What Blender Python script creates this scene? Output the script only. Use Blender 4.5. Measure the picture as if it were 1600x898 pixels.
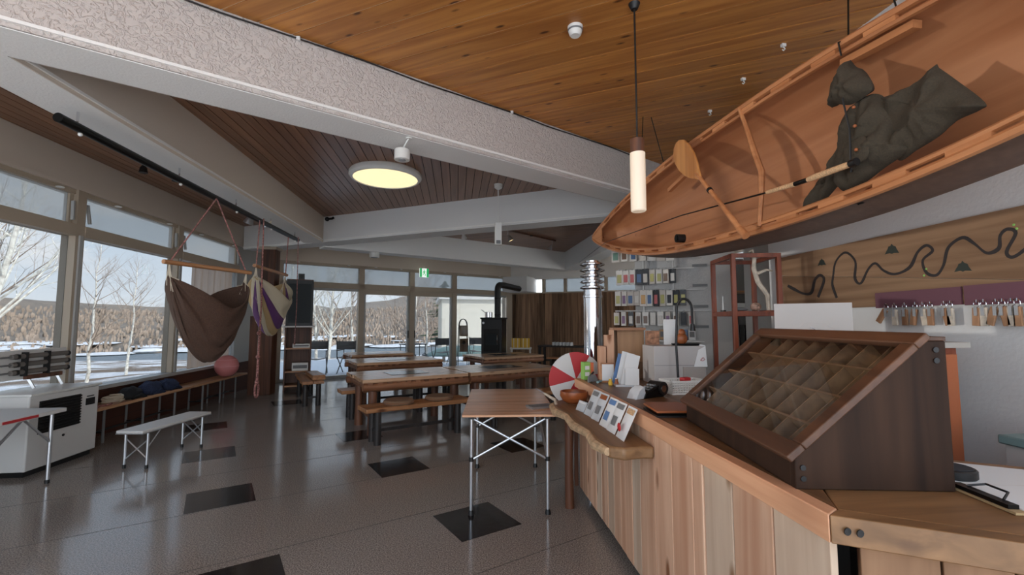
import bpy, math, random
from mathutils import Vector, Matrix, noise
rnd = random.Random(7)
for o in list(bpy.data.objects): bpy.data.objects.remove(o)
SC = bpy.context.scene
COL = SC.collection
PI = math.pi
def R(d): return math.radians(d)

# ---------------------------------------------------------------- camera
cam = bpy.data.cameras.new('camera'); co = bpy.data.objects.new('camera', cam); COL.objects.link(co)
co.location = (0, 0, 1.4)
co.rotation_euler = (R(90 + 4.33), 0, R(-7))
cam.sensor_width = 36; cam.lens = 36 * 700 / 1600; cam.clip_start = .03; cam.clip_end = 3000
SC.camera = co
# ---------------------------------------------------------------- world, sun, exposure
SC.view_settings.view_transform = 'Standard'; SC.view_settings.look = 'None'
SC.view_settings.gamma = 1; SC.view_settings.use_curve_mapping = False
SC.view_settings.exposure = 0.6
W = bpy.data.worlds.new('sky'); SC.world = W; W.use_nodes = True
nt = W.node_tree; nt.nodes.clear()
def wn(t, **k):
    n = nt.nodes.new(t)
    for a, b in k.items(): setattr(n, a, b)
    return n
tc = wn('ShaderNodeTexCoord'); sep = wn('ShaderNodeSeparateXYZ'); nt.links.new(tc.outputs['Generated'], sep.inputs[0])
rp = wn('ShaderNodeValToRGB'); nt.links.new(sep.outputs['Z'], rp.inputs[0])
e = rp.color_ramp.elements; e[0].position = 0; e[0].color = (.80, .84, .87, 1); e[1].position = .5; e[1].color = (.42, .56, .74, 1)
e2 = rp.color_ramp.elements.new(.14); e2.color = (.62, .72, .82, 1)
mp = wn('ShaderNodeMapping'); mp.inputs['Scale'].default_value = (3, 3, 11); nt.links.new(tc.outputs['Generated'], mp.inputs[0])
nz = wn('ShaderNodeTexNoise'); nz.inputs['Scale'].default_value = 1.6; nz.inputs['Detail'].default_value = 6; nt.links.new(mp.outputs[0], nz.inputs[0])
cr = wn('ShaderNodeValToRGB'); cr.color_ramp.elements[0].position = .5; cr.color_ramp.elements[1].position = .68; nt.links.new(nz.outputs[0], cr.inputs[0])
mx = wn('ShaderNodeMixRGB'); mx.inputs[2].default_value = (.86, .87, .88, 1); nt.links.new(cr.outputs[0], mx.inputs[0]); nt.links.new(rp.outputs[0], mx.inputs[1])
bg = wn('ShaderNodeBackground'); bg.inputs[1].default_value = 2.4; nt.links.new(mx.outputs[0], bg.inputs[0])
wo = wn('ShaderNodeOutputWorld'); nt.links.new(bg.outputs[0], wo.inputs[0])
sl = bpy.data.lights.new('sun', 'SUN'); sl.energy = 7.0; sl.angle = R(.6); sl.color = (1, .95, .86)
so = bpy.data.objects.new('sun', sl); COL.objects.link(so)
so.rotation_euler = Vector((.78, -.42, .46)).to_track_quat('Z', 'Y').to_euler()
# the low sun mirrored by the lake: a bright patch of water down the slope, beyond the left windows
gl = bpy.data.lights.new('lake_glint', 'SPOT'); gl.energy = 130000; gl.shadow_soft_size = 1.1; gl.spot_size = R(16); gl.spot_blend = .4; gl.color = (1, .95, .88)
go = bpy.data.objects.new('lake_glint', gl); COL.objects.link(go)
GD = Vector((.99, -.12, .055)).normalized()
go.location = Vector((1.5, 2.3, 1.75)) - GD * 72
go.rotation_euler = (-GD).to_track_quat('Z', 'Y').to_euler()

# ---------------------------------------------------------------- materials
def lin(c):
    return tuple(((v / 255) / 12.92 if v <= 10 else (((v / 255) + .055) / 1.055) ** 2.4) for v in c) + (1,)
MATS = {}
def base(name):
    m = bpy.data.materials.new(name); m.use_nodes = True
    n = m.node_tree; b = n.nodes['Principled BSDF']; MATS[name] = m
    return m, n, b
def bump(n, b, h, s, d=.01):
    k = n.nodes.new('ShaderNodeBump'); k.inputs['Strength'].default_value = s; k.inputs['Distance'].default_value = d
    n.links.new(h, k.inputs['Height']); n.links.new(k.outputs[0], b.inputs['Normal'])
def coords(n, scale, rot=(0, 0, 0), per_object=False):
    t = n.nodes.new('ShaderNodeTexCoord'); m = n.nodes.new('ShaderNodeMapping')
    m.inputs['Scale'].default_value = scale; m.inputs['Rotation'].default_value = rot
    src = t.outputs['Object']
    if per_object:
        oi = n.nodes.new('ShaderNodeObjectInfo'); ml = n.nodes.new('ShaderNodeVectorMath'); ml.operation = 'MULTIPLY_ADD'
        cb = n.nodes.new('ShaderNodeCombineXYZ')
        for i in range(3): n.links.new(oi.outputs['Random'], cb.inputs[i])
        ml.inputs[1].default_value = (37, 23, 51); n.links.new(cb.outputs[0], ml.inputs[0]); n.links.new(src, ml.inputs[2]); src = ml.outputs[0]
    n.links.new(src, m.inputs[0]); return m.outputs[0]
def plain(name, c, rough=.6, metal=0, nb=0, ns=60, emit=None, es=1, var=0):
    m, n, b = base(name)
    b.inputs['Base Color'].default_value = lin(c); b.inputs['Roughness'].default_value = rough; b.inputs['Metallic'].default_value = metal
    if nb or var:
        v = coords(n, (1, 1, 1)); t = n.nodes.new('ShaderNodeTexNoise'); t.inputs['Scale'].default_value = ns; t.inputs['Detail'].default_value = 5
        n.links.new(v, t.inputs[0])
        if nb: bump(n, b, t.outputs[0], nb)
        if var:
            r = n.nodes.new('ShaderNodeValToRGB'); a, d = r.color_ramp.elements
            a.position = .3; d.position = .7; a.color = lin([x * (1 - var) for x in c]); d.color = lin([min(255, x * (1 + var)) for x in c])
            n.links.new(t.outputs[0], r.inputs[0]); n.links.new(r.outputs[0], b.inputs['Base Color'])
    if emit:
        b.inputs['Emission Color'].default_value = lin(emit); b.inputs['Emission Strength'].default_value = es
    return m
def wood(name, c1, c2, along='y', rough=.55, k=1.0, knots=None, vary=.25, rotz=0, nb=.15, kd=.9):
    """long-grained timber, grain running along one local axis; each object gets its own shade"""
    m, n, b = base(name)
    s = {'x': (.6, 11, 11), 'y': (11, .6, 11), 'z': (11, 11, .6)}[along]
    v = coords(n, tuple(q * k for q in s), (0, 0, rotz), True)
    t = n.nodes.new('ShaderNodeTexNoise'); t.inputs['Scale'].default_value = 2.2; t.inputs['Detail'].default_value = 7; t.inputs['Distortion'].default_value = .6
    n.links.new(v, t.inputs[0])
    r = n.nodes.new('ShaderNodeValToRGB'); a, d = r.color_ramp.elements
    a.position = .32; d.position = .68; a.color = lin(c1); d.color = lin(c2); n.links.new(t.outputs[0], r.inputs[0])
    out = r.outputs[0]
    if knots:
        s2 = {'x': (2.4, 7, 7), 'y': (7, 2.4, 7), 'z': (7, 7, 2.4)}[along]
        v2 = coords(n, s2, (0, 0, rotz), True)
        vo = n.nodes.new('ShaderNodeTexVoronoi'); vo.inputs['Scale'].default_value = kd; n.links.new(v2, vo.inputs[0])
        kr = n.nodes.new('ShaderNodeValToRGB'); kr.color_ramp.elements[0].position = .07; kr.color_ramp.elements[0].color = (1, 1, 1, 1)
        kr.color_ramp.elements[1].position = .16; kr.color_ramp.elements[1].color = (0, 0, 0, 1); n.links.new(vo.outputs['Distance'], kr.inputs[0])
        km = n.nodes.new('ShaderNodeMixRGB'); km.inputs[2].default_value = lin(knots); n.links.new(kr.outputs[0], km.inputs[0]); n.links.new(out, km.inputs[1]); out = km.outputs[0]
    oi = n.nodes.new('ShaderNodeObjectInfo'); mr = n.nodes.new('ShaderNodeMapRange'); mr.inputs['To Min'].default_value = 1 - vary; mr.inputs['To Max'].default_value = 1 + vary
    n.links.new(oi.outputs['Random'], mr.inputs[0])
    hs = n.nodes.new('ShaderNodeHueSaturation'); n.links.new(mr.outputs[0], hs.inputs['Value']); n.links.new(out, hs.inputs['Color'])
    n.links.new(hs.outputs[0], b.inputs['Base Color']); b.inputs['Roughness'].default_value = rough
    if nb: bump(n, b, t.outputs[0], nb, .004)
    if rough >= .65: b.inputs['Specular IOR Level'].default_value = .2
    return m
def glass(name, tint=(1, 1, 1), refl=1.0, haze=0.0, hazec=(200, 205, 210)):
    m, n, b = base(name); n.nodes.remove(b)
    tr = n.nodes.new('ShaderNodeBsdfTransparent'); tr.inputs[0].default_value = tint + (1,)
    g = n.nodes.new('ShaderNodeBsdfGlossy'); g.inputs['Roughness'].default_value = .02
    f = n.nodes.new('ShaderNodeLayerWeight'); f.inputs[0].default_value = .5
    pw = n.nodes.new('ShaderNodeMath'); pw.operation = 'POWER'; pw.inputs[1].default_value = 5; n.links.new(f.outputs['Facing'], pw.inputs[0])
    mu = n.nodes.new('ShaderNodeMath'); mu.operation = 'MULTIPLY_ADD'; mu.inputs[1].default_value = .9 * refl; mu.inputs[2].default_value = .03 * refl; mu.use_clamp = True; n.links.new(pw.outputs[0], mu.inputs[0])
    x = n.nodes.new('ShaderNodeMixShader'); n.links.new(mu.outputs[0], x.inputs[0]); n.links.new(tr.outputs[0], x.inputs[1]); n.links.new(g.outputs[0], x.inputs[2])
    last = x.outputs[0]
    if haze:
        d = n.nodes.new('ShaderNodeBsdfDiffuse'); d.inputs[0].default_value = lin(hazec); tl = n.nodes.new('ShaderNodeBsdfTranslucent'); tl.inputs[0].default_value = lin(hazec)
        ad = n.nodes.new('ShaderNodeMixShader'); n.links.new(d.outputs[0], ad.inputs[1]); n.links.new(tl.outputs[0], ad.inputs[2])
        y = n.nodes.new('ShaderNodeMixShader'); y.inputs[0].default_value = haze; n.links.new(last, y.inputs[1]); n.links.new(ad.outputs[0], y.inputs[2]); last = y.outputs[0]
    n.links.new(last, n.nodes['Material Output'].inputs[0]); return m

def stucco(name, c, s=42, st=.9, d=.02):
    m, n, b = base(name); b.inputs['Base Color'].default_value = lin(c); b.inputs['Roughness'].default_value = .85
    v = coords(n, (1, 1, 1)); t = n.nodes.new('ShaderNodeTexNoise'); t.inputs['Scale'].default_value = s; t.inputs['Detail'].default_value = 3; t.inputs['Distortion'].default_value = 1.2; n.links.new(v, t.inputs[0])
    r = n.nodes.new('ShaderNodeValToRGB'); r.color_ramp.elements[0].position = .45; r.color_ramp.elements[1].position = .6; n.links.new(t.outputs[0], r.inputs[0])
    bump(n, b, r.outputs[0], st, d); return m
M_stucco = stucco('stucco_white', (200, 190, 183), 30, .55, .02)
M_plaster = plain('plaster_white', (238, 235, 230), .9, nb=.25, ns=70)
M_wall = plain('wall_white', (222, 220, 217), .9, nb=.2, ns=45)
M_beige = plain('plaster_beige', (212, 198, 182), .9, nb=.1, ns=50)
M_textwall = stucco('textured_wall', (208, 206, 203), 120, .5, .006)
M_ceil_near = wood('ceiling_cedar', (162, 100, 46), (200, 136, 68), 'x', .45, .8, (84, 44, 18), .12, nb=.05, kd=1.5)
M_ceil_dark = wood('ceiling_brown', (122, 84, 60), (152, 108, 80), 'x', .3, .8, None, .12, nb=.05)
M_groove = plain('groove_highlight', (226, 196, 164), .8)  # pale colour paints in the highlights along the cedar plank grooves
M_groove_d = plain('groove_dark', (42, 28, 20), .8)
M_frame = plain('window_frame_bronze', (176, 160, 140), .45)
M_frame2 = plain('window_frame_grey', (172, 170, 166), .4)
M_black = plain('black_paint', (24, 23, 23), .45)
M_blackm = plain('black_metal', (30, 29, 28), .35, .6)
M_white = plain('white_paint', (216, 214, 210), .45)
M_white2 = plain('white_plastic', (226, 224, 218), .4)
M_alu = plain('aluminium', (205, 206, 208), .3, .85)
M_chrome = plain('chrome', (225, 225, 228), .09, 1)
M_logtop = wood('log_table_top', (172, 132, 102), (212, 174, 140), 'x', .22, .8, (90, 50, 28), .12, nb=.06)
M_log = wood('log_brown', (104, 66, 46), (156, 106, 74), 'x', .45, .7, None, .15)
M_logz = wood('log_brown_upright', (70, 42, 30), (118, 74, 50), 'z', .5, .7, None, .15)
M_darkleg = wood('dark_leg', (34, 30, 29), (54, 47, 44), 'z', .5, .7, None, .15)
M_bench = wood('bench_pine', (150, 100, 64), (190, 136, 92), 'x', .4, .8, (96, 56, 32), .12)
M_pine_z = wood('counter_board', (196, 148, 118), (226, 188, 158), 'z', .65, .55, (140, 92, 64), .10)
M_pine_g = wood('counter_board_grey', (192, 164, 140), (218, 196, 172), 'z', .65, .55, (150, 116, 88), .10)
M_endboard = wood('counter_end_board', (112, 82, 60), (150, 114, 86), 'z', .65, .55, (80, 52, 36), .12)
M_pine_y = wood('counter_edge_pine', (196, 140, 104), (226, 176, 138), 'y', .5, .5, (130, 80, 50), .05)
M_ctop = wood('counter_top', (92, 64, 42), (134, 96, 62), 'y', .4, .7, None, .1)
M_ctopx = wood('counter_top_end', (112, 80, 50), (150, 110, 72), 'x', .45, .7, (80, 50, 30), .1)
M_walnut = wood('case_walnut', (36, 23, 16), (60, 40, 28), 'z', .7, .6, (26, 14, 10), .08)
M_walnuty = wood('case_frame', (74, 47, 31), (106, 69, 46), 'y', .5, .7, None, .08)
M_divider = wood('case_divider', (98, 76, 56), (134, 106, 78), 'y', .6, .7, None, .08)
M_caseback = wood('case_inside', (44, 33, 26), (62, 46, 36), 'y', .7, .7, None, .05)
M_redwood = wood('red_shelf_wood', (104, 48, 30), (146, 74, 46), 'z', .4, .8, None, .1)
M_barn = wood('barn_board', (92, 70, 54), (150, 118, 92), 'z', .75, .6, None, .45)
M_mural = wood('mural_board', (124, 94, 70), (164, 130, 100), 'y', .7, .5, None, .08)
M_canoe_in = wood('canoe_inside', (164, 106, 70), (190, 132, 92), 'y', .38, .45, None, .03, nb=.03)
M_canoe_out = plain('canoe_outside', (92, 70, 58), .5, var=.08, ns=30, nb=.1)
M_gunwale = wood('canoe_gunwale', (164, 104, 64), (196, 134, 88), 'y', .4, .8, None, .05)
M_paddle = wood('paddle_wood', (176, 112, 58), (212, 150, 88), 'z', .35, .8, None, .1)
M_fabric_o = plain('olive_cloth', (60, 52, 40), .95, nb=.2, ns=160, var=.10)
M_brownfab = plain('brown_canvas', (80, 58, 46), .95, nb=.25, ns=110, var=.12)
M_cream = plain('cream_canvas', (198, 186, 162), .95, nb=.2, ns=110)
M_tan = plain('tan_canvas', (172, 146, 106), .95, nb=.2, ns=110)
M_purple = plain('purple_cloth', (98, 60, 108), .9)
M_rope = plain('rope_cream', (206, 192, 170), .9, nb=.5, ns=200)
M_ropered = plain('rope_red_flecked', (136, 94, 88), .9, var=.5, ns=60)
M_pink = plain('ball_pink', (206, 128, 128), .5)
M_navy = plain('navy_cloth', (40, 48, 72), .95, nb=.3, ns=80, var=.25)
M_plumkey = plain('plum_board', (108, 68, 78), .7)
M_paper = plain('paper_white', (228, 228, 226), .8)
M_card = plain('white_card', (190, 184, 180), .85)
M_clear = plain('clear_bag', (205, 208, 210), .15)
M_cork = plain('cork', (196, 158, 118), .8, var=.15, ns=150)
M_leather = plain('leather_brown', (150, 84, 46), .4)
M_bowl = wood('turned_bowl', (128, 66, 32), (166, 92, 48), 'x', .35, .8, None, .05)
M_tag = wood('tag_wood', (140, 98, 68), (186, 142, 106), 'z', .6, 1, None, .25)
M_red = plain('red_paint', (186, 40, 44), .5)
M_yellow = plain('yellow_card', (222, 178, 64), .7)
M_green = plain('exit_green', (30, 150, 84), .5, emit=(40, 170, 96), es=.5)
M_exitw = plain('exit_white', (235, 240, 235), .5, emit=(230, 240, 232), es=.6)
M_lamp = plain('lamp_glow', (200, 186, 150), .5, emit=(255, 236, 186), es=.72)
M_pend = plain('pendant_glass', (226, 212, 194), .4, emit=(255, 226, 190), es=.2)
M_bulb = plain('bulb_warm', (255, 220, 160), .5, emit=(255, 214, 150), es=4)
M_cushion = plain('round_cushion', (132, 102, 78), .95, nb=.4, ns=120)
M_driftwood = plain('driftwood', (196, 182, 164), .7, var=.15, ns=20)
M_snow = plain('snow', (236, 238, 242), .8, nb=.3, ns=3)
M_birch = plain('birch_bark', (226, 218, 208), .8, var=.18, ns=9)
M_twig = plain('birch_twig', (168, 150, 136), .85)
M_tvglass = plain('dark_glass', (28, 34, 36), .45); M_tvglass.node_tree.nodes['Principled BSDF'].inputs['Specular IOR Level'].default_value = .25
M_grey = plain('mid_grey', (120, 120, 120), .6)
M_teal = plain('faded_teal', (120, 146, 146), .5)
M_blue = plain('print_blue', (96, 130, 176), .6)
M_lime = plain('print_green', (140, 190, 96), .6)
M_pane = glass('window_glass', (.505, .515, .525), 1.0)
M_clearpane = glass('shelf_glass', (.97, .98, .98), 1.0)
M_frost = glass('transom_glass', (.52, .54, .55), .8, .5, (150, 152, 154))
M_frostw = glass('frosted_fill_glass', (1, 1, 1), .3, .97, (236, 238, 240))
M_caseglass = glass('case_glass', (.97, .97, .96), .8)
M_curtain = glass('curtain_cloth', (1, 1, 1), 0, .93, (176, 160, 148))
# terrazzo-like sheet floor, glossy
m, n, b = base('floor_terrazzo'); M_floor = m
v = coords(n, (1, 1, 1)); t = n.nodes.new('ShaderNodeTexNoise'); t.inputs['Scale'].default_value = 130; t.inputs['Detail'].default_value = 3; n.links.new(v, t.inputs[0])
r = n.nodes.new('ShaderNodeValToRGB'); r.color_ramp.elements[0].position = .38; r.color_ramp.elements[1].position = .66
r.color_ramp.elements[0].color = lin((108, 100, 94)); r.color_ramp.elements[1].color = lin((182, 172, 162)); n.links.new(t.outputs[0], r.inputs[0]); n.links.new(r.outputs[0], b.inputs['Base Color'])
t2 = n.nodes.new('ShaderNodeTexNoise'); t2.inputs['Scale'].default_value = 1.3; t2.inputs['Detail'].default_value = 4; n.links.new(v, t2.inputs[0])
mr = n.nodes.new('ShaderNodeMapRange'); mr.inputs['To Min'].default_value = .06; mr.inputs['To Max'].default_value = .22; n.links.new(t2.outputs[0], mr.inputs[0]); n.links.new(mr.outputs[0], b.inputs['Roughness']); b.inputs['Specular IOR Level'].default_value = .75
t3 = n.nodes.new('ShaderNodeTexNoise'); t3.inputs['Scale'].default_value = 9; n.links.new(v, t3.inputs[0]); bump(n, b, t3.outputs[0], .06, .01)
M_tile = plain('tile_black', (38, 36, 36), .14, nb=.05, ns=12)
m, n, b = base('brick_dark'); M_brick = m
v = coords(n, (1, 1, 1), (R(90), 0, R(90))); t = n.nodes.new('ShaderNodeTexBrick'); t.inputs['Scale'].default_value = 4.2; n.links.new(v, t.inputs[0])
t.inputs['Color1'].default_value = lin((98, 58, 42)); t.inputs['Color2'].default_value = lin((80, 46, 34)); t.inputs['Mortar'].default_value = lin((62, 44, 36)); t.inputs['Mortar Size'].default_value = .012
n.links.new(t.outputs[0], b.inputs['Base Color']); b.inputs['Roughness'].default_value = .8

# ---------------------------------------------------------------- mesh builder
class MB:
    def __init__(s): s.v = []; s.f = []
    def add(s, vs, fs):
        k = len(s.v); s.v += [tuple(p) for p in vs]; s.f += [tuple(i + k for i in q) for q in fs]; return s
    def box(s, x0, x1, y0, y1, z0, z1, M=None):
        vs = [Vector((x, y, z)) for z in (z0, z1) for y in (y0, y1) for x in (x0, x1)]
        if M: vs = [M @ p for p in vs]
        return s.add(vs, [(0, 2, 3, 1), (4, 5, 7, 6), (0, 1, 5, 4), (2, 6, 7, 3), (0, 4, 6, 2), (1, 3, 7, 5)])
    def bar(s, p0, p1, w, h, up=(0, 0, 1)):
        p0, p1 = Vector(p0), Vector(p1); d = (p1 - p0).normalized(); u = Vector(up)
        if abs(d.dot(u)) > .98: u = Vector((1, 0, 0))
        a = d.cross(u).normalized() * w / 2; c = a.cross(d).normalized() * h / 2
        vs = [p + i * a + j * c for p in (p0, p1) for i, j in ((-1, -1), (1, -1), (1, 1), (-1, 1))]
        return s.add(vs, [(3, 2, 1, 0), (4, 5, 6, 7), (0, 1, 5, 4), (1, 2, 6, 5), (2, 3, 7, 6), (3, 0, 4, 7)])
    def tube(s, pts, r, n=8, cap=True, flat=1.0):
        pts = [Vector(p) for p in pts]; rs = r if isinstance(r, (list, tuple)) else [r] * len(pts)
        k = len(s.v); pa = None
        for i, p in enumerate(pts):
            d = (pts[min(i + 1, len(pts) - 1)] - pts[max(i - 1, 0)])
            d = d.normalized() if d.length > 1e-9 else Vector((0, 0, 1))
            if pa is None:
                pa = d.orthogonal().normalized()
            else:
                pa = pa - d * pa.dot(d); pa = pa.normalized() if pa.length > 1e-6 else d.orthogonal().normalized()
            q = d.cross(pa)
            for j in range(n):
                a = 2 * PI * j / n; s.v.append(tuple(p + (pa * math.cos(a) + q * math.sin(a) * flat) * rs[i]))
        for i in range(len(pts) - 1):
            for j in range(n):
                a = k + i * n + j; b2 = k + i * n + (j + 1) % n; s.f.append((a, b2, b2 + n, a + n))
        if cap:
            s.f.append(tuple(k + j for j in range(n))[::-1]); s.f.append(tuple(k + (len(pts) - 1) * n + j for j in range(n)))
        return s
    def lathe(s, prof, n=24, c=(0, 0, 0), M=None):
        k = len(s.v)
        for r, z in prof:
            for j in range(n):
                a = 2 * PI * j / n; p = Vector((r * math.cos(a), r * math.sin(a), z))
                if M: p = M @ p
                s.v.append(tuple(p + Vector(c)))
        for i in range(len(prof) - 1):
            for j in range(n):
                a = k + i * n + j; b2 = k + i * n + (j + 1) % n; s.f.append((a, b2, b2 + n, a + n))
        s.f.append(tuple(k + j for j in range(n))[::-1]); s.f.append(tuple(k + (len(prof) - 1) * n + j for j in range(n)))
        return s
    def prism(s, poly, z0, z1, M=None):
        ar = sum(poly[i][0] * poly[(i + 1) % len(poly)][1] - poly[(i + 1) % len(poly)][0] * poly[i][1] for i in range(len(poly)))
        if ar < 0: poly = poly[::-1]
        n = len(poly); vs = [Vector((p[0], p[1], z)) for z in (z0, z1) for p in poly]
        if M: vs = [M @ p for p in vs]
        return s.add(vs, [tuple(range(n))[::-1], tuple(range(n, 2 * n))] + [(i, (i + 1) % n, n + (i + 1) % n, n + i) for i in range(n)])
    def grid(s, fn, nu, nv):
        k = len(s.v)
        for i in range(nu + 1):
            for j in range(nv + 1): s.v.append(tuple(fn(i / nu, j / nv)))
        for i in range(nu):
            for j in range(nv):
                a = k + i * (nv + 1) + j; s.f.append((a, a + 1, a + nv + 2, a + nv + 1))
        return s
    def ball(s, c, r, n=14, sc=(1, 1, 1)):
        pr = [(max(1e-4, r * math.sin(PI * i / n)), -r * math.cos(PI * i / n)) for i in range(n + 1)]
        M = Matrix.Diagonal((sc[0], sc[1], sc[2], 1)); return s.lathe(pr, n + 4, c, M)
    def build(s, name, mat, parent=None, loc=None, rz=0, bevel=0, solid=0, sub=0, ang=38):
        me = bpy.data.meshes.new(name); me.from_pydata(s.v, [], s.f)
        for p in me.polygons: p.use_smooth = True
        me.update(); me.set_sharp_from_angle(angle=R(ang))
        if mat: me.materials.append(mat)
        o = bpy.data.objects.new(name, me); COL.objects.link(o)
        if parent is not None: o.parent = parent
        if loc is not None: o.location = loc
        if rz: o.rotation_euler.z = rz
        if solid:
            q = o.modifiers.new('solid', 'SOLIDIFY'); q.thickness = solid; q.offset = 0
        if bevel:
            q = o.modifiers.new('bevel', 'BEVEL'); q.width = bevel; q.segments = 2; q.limit_method = 'ANGLE'
        if sub:
            q = o.modifiers.new('sub', 'SUBSURF'); q.levels = sub; q.render_levels = sub
        return o
def tag(o, label, cat, group=None):
    o['label'] = label; o['category'] = cat
    if group: o['group'] = group
    return o
def thing(name, label, cat, loc=(0, 0, 0), rz=0, group=None):
    o = bpy.data.objects.new(name, None); COL.objects.link(o); o.location = loc; o.rotation_euler.z = rz; o.empty_display_size = .1
    return tag(o, label, cat, group)
def struct(o): o['kind'] = 'structure'; return o
def dup(root, loc, rz, label=None, group=None):
    r_ = root.copy(); COL.objects.link(r_); r_.location = loc; r_.rotation_euler.z = rz
    if label: r_['label'] = label
    if group: r_['group'] = group
    for ch in list(root.children):
        c = ch.copy(); COL.objects.link(c); c.parent = r_
        for g in list(ch.children):
            d = g.copy(); COL.objects.link(d); d.parent = c
    return r_
U60 = Vector((math.sin(R(60)), .5, 0)); M60 = Vector((math.sin(R(60)), -.5, 0))
NU = Vector((-.5, math.sin(R(60)), 0)); NM = Vector((.5, math.sin(R(60)), 0))
def clip(poly, a, b2, c):
    """keep a*x+b*y<=c"""
    out = []
    for i in range(len(poly)):
        p, q = poly[i], poly[(i + 1) % len(poly)]; dp = a * p[0] + b2 * p[1] - c; dq = a * q[0] + b2 * q[1] - c
        if dp <= 0: out.append(p)
        if (dp < 0) != (dq < 0):
            t_ = dp / (dp - dq); out.append((p[0] + (q[0] - p[0]) * t_, p[1] + (q[1] - p[1]) * t_))
    return out
def planks(parent, poly, ang, w, gap, z0, z1, mat, name='ceiling_plank'):
    d = (math.cos(ang), math.sin(ang)); nrm = (-d[1], d[0])
    ks = [p[0] * nrm[0] + p[1] * nrm[1] for p in poly]; k = math.floor(min(ks) / w) * w
    while k < max(ks):
        q = clip(clip(poly, nrm[0], nrm[1], k + w - gap / 2), -nrm[0], -nrm[1], -(k + gap / 2)); k += w
        if len(q) < 3: continue
        # local frame: x along the grain
        cx = sum(p[0] for p in q) / len(q); cy = sum(p[1] for p in q) / len(q)
        lo = [((p[0] - cx) * d[0] + (p[1] - cy) * d[1], (p[0] - cx) * nrm[0] + (p[1] - cy) * nrm[1]) for p in q]
        o = MB().prism(lo, z0, z1).build(name, mat, parent, (cx, cy, 0), ang)
# ================================================================ STRUCTURE
# floor with inlaid black tiles
fl = struct(MB().prism([(-4.5, -1.4), (6.2, -1.4), (6.2, 11.9), (1.8, 14.5), (-4.5, 10.9)], -.12, 0).build('floor', M_floor))
TA = R(26.5); s_ = .46
for (cx, cy) in ((.15, 3.29), (-.55, 4.56), (-1.86, 3.95), (.70, 5.18), (-2.58, 5.21), (-1.153, 2.66), (-3.3, 6.55), (-1.19, 5.84), (.9, 1.9), (-2.9, 8.3), (-3.6, 3.1)):
    MB().box(-s_ / 2, s_ / 2, -s_ / 2, s_ / 2, -.004, .0015).build('floor_tile', M_tile, fl, (cx, cy, 0), TA)
M_seam = plain('floor_seam', (70, 66, 62), .5)
sm = MB()
for k in range(-6, 9):
    a = Vector((-.55, 4.33, 0)) + Vector((-math.sin(TA), math.cos(TA), 0)) * k * .92; d = Vector((math.cos(TA), math.sin(TA), 0))
    p0, p1 = a - d * 3.2, a + d * 4.5
    if p0.x > -4.3 or True: sm.bar((max(p0.x, -4.3), p0.y + (max(p0.x, -4.3) - p0.x) * math.tan(TA), .0004), (p1.x, p1.y, .0004), .004, .001)
sm.build('floor_seam_lines', M_seam, fl)
# ceiling: slab above, boards below
ce = struct(MB().prism([(-4.6, -1.0), (6.3, -1.0), (6.3, 12.1), (1.8, 14.8), (-4.6, 11.1)], 3.34, 3.5).build('ceiling', M_groove))
# boards
MB().prism([(-4.3, -1.0), (2.6, -1.0), (2.6, 5.17), (-4.3, 1.19)], 3.3245, 3.33).build('ceiling_backing', M_groove, ce)
near = [(-4.3, -1.0), (2.6, -1.0), (2.6, 5.17), (-4.3, 1.19)]
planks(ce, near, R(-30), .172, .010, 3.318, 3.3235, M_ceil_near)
M_back = M_groove_d
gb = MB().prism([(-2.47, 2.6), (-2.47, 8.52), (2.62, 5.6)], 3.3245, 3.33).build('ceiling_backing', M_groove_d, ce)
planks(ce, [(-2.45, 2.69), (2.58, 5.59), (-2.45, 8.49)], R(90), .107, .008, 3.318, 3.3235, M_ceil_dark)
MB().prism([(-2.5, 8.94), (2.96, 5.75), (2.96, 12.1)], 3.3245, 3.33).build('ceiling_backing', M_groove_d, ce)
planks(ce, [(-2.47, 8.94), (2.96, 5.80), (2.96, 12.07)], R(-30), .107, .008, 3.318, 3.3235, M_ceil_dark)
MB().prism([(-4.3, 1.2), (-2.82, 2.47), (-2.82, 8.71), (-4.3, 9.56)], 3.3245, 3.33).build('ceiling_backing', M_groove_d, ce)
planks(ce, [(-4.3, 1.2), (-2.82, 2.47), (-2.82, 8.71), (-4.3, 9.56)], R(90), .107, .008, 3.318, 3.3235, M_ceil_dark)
# beams
def beam(p, d, nrm, s0, s1, w, z0, z1, mat, strip=True):
    p = Vector(p); a, b2 = p + d * s0, p + d * s1
    o = struct(MB().prism([tuple(a.xy), tuple(b2.xy), tuple((b2 + nrm * w).xy), tuple((a + nrm * w).xy)], z0, z1).build('ceiling_beam', mat))
    if strip:
        for q in (-.006, w + .006):
            MB().bar(a + nrm * q + Vector((0, 0, z0 + .035)), b2 + nrm * q + Vector((0, 0, z0 + .035)), .016, .018).build('edge_strip', M_plaster, o)
    return o
XP = Vector((1, 0, 0)); YP = Vector((0, 1, 0))
beam((-.39, 3.45, 0), U60, NU, -4.55, 3.3, .37, 2.85, 3.335, M_stucco)
MB().prism([(-4.30, 1.21), (2.46, 5.11), (2.29, 5.40), (-4.30, 1.60)], 2.846, 2.8505).build('beam_soffit_skim', M_plaster, bpy.data.objects['ceiling_beam'])
beam((-2.82, 0, 0), YP, XP, 2.5, 8.62, .37, 2.85, 3.335, M_beige)  # white beam; the shade on its sides is put into the beige
MB().box(-2.815, -2.455, 2.65, 8.6, 2.847, 2.8505).build('beam_soffit_skim', M_plaster, bpy.data.objects['ceiling_beam.001'])
beam((-2.44, 8.49, 0), M60, NM, -2.14, 5.95, .37, 2.85, 3.335, M_wall)
beam((2.96, 12.07, 0), U60, NU, -6.35, .3, .37, 2.83, 3.335, M_plaster, False)
beam((2.96, 0, 0), YP, XP, 5.2, 12.2, .37, 2.83, 3.335, M_wall, False)
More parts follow.
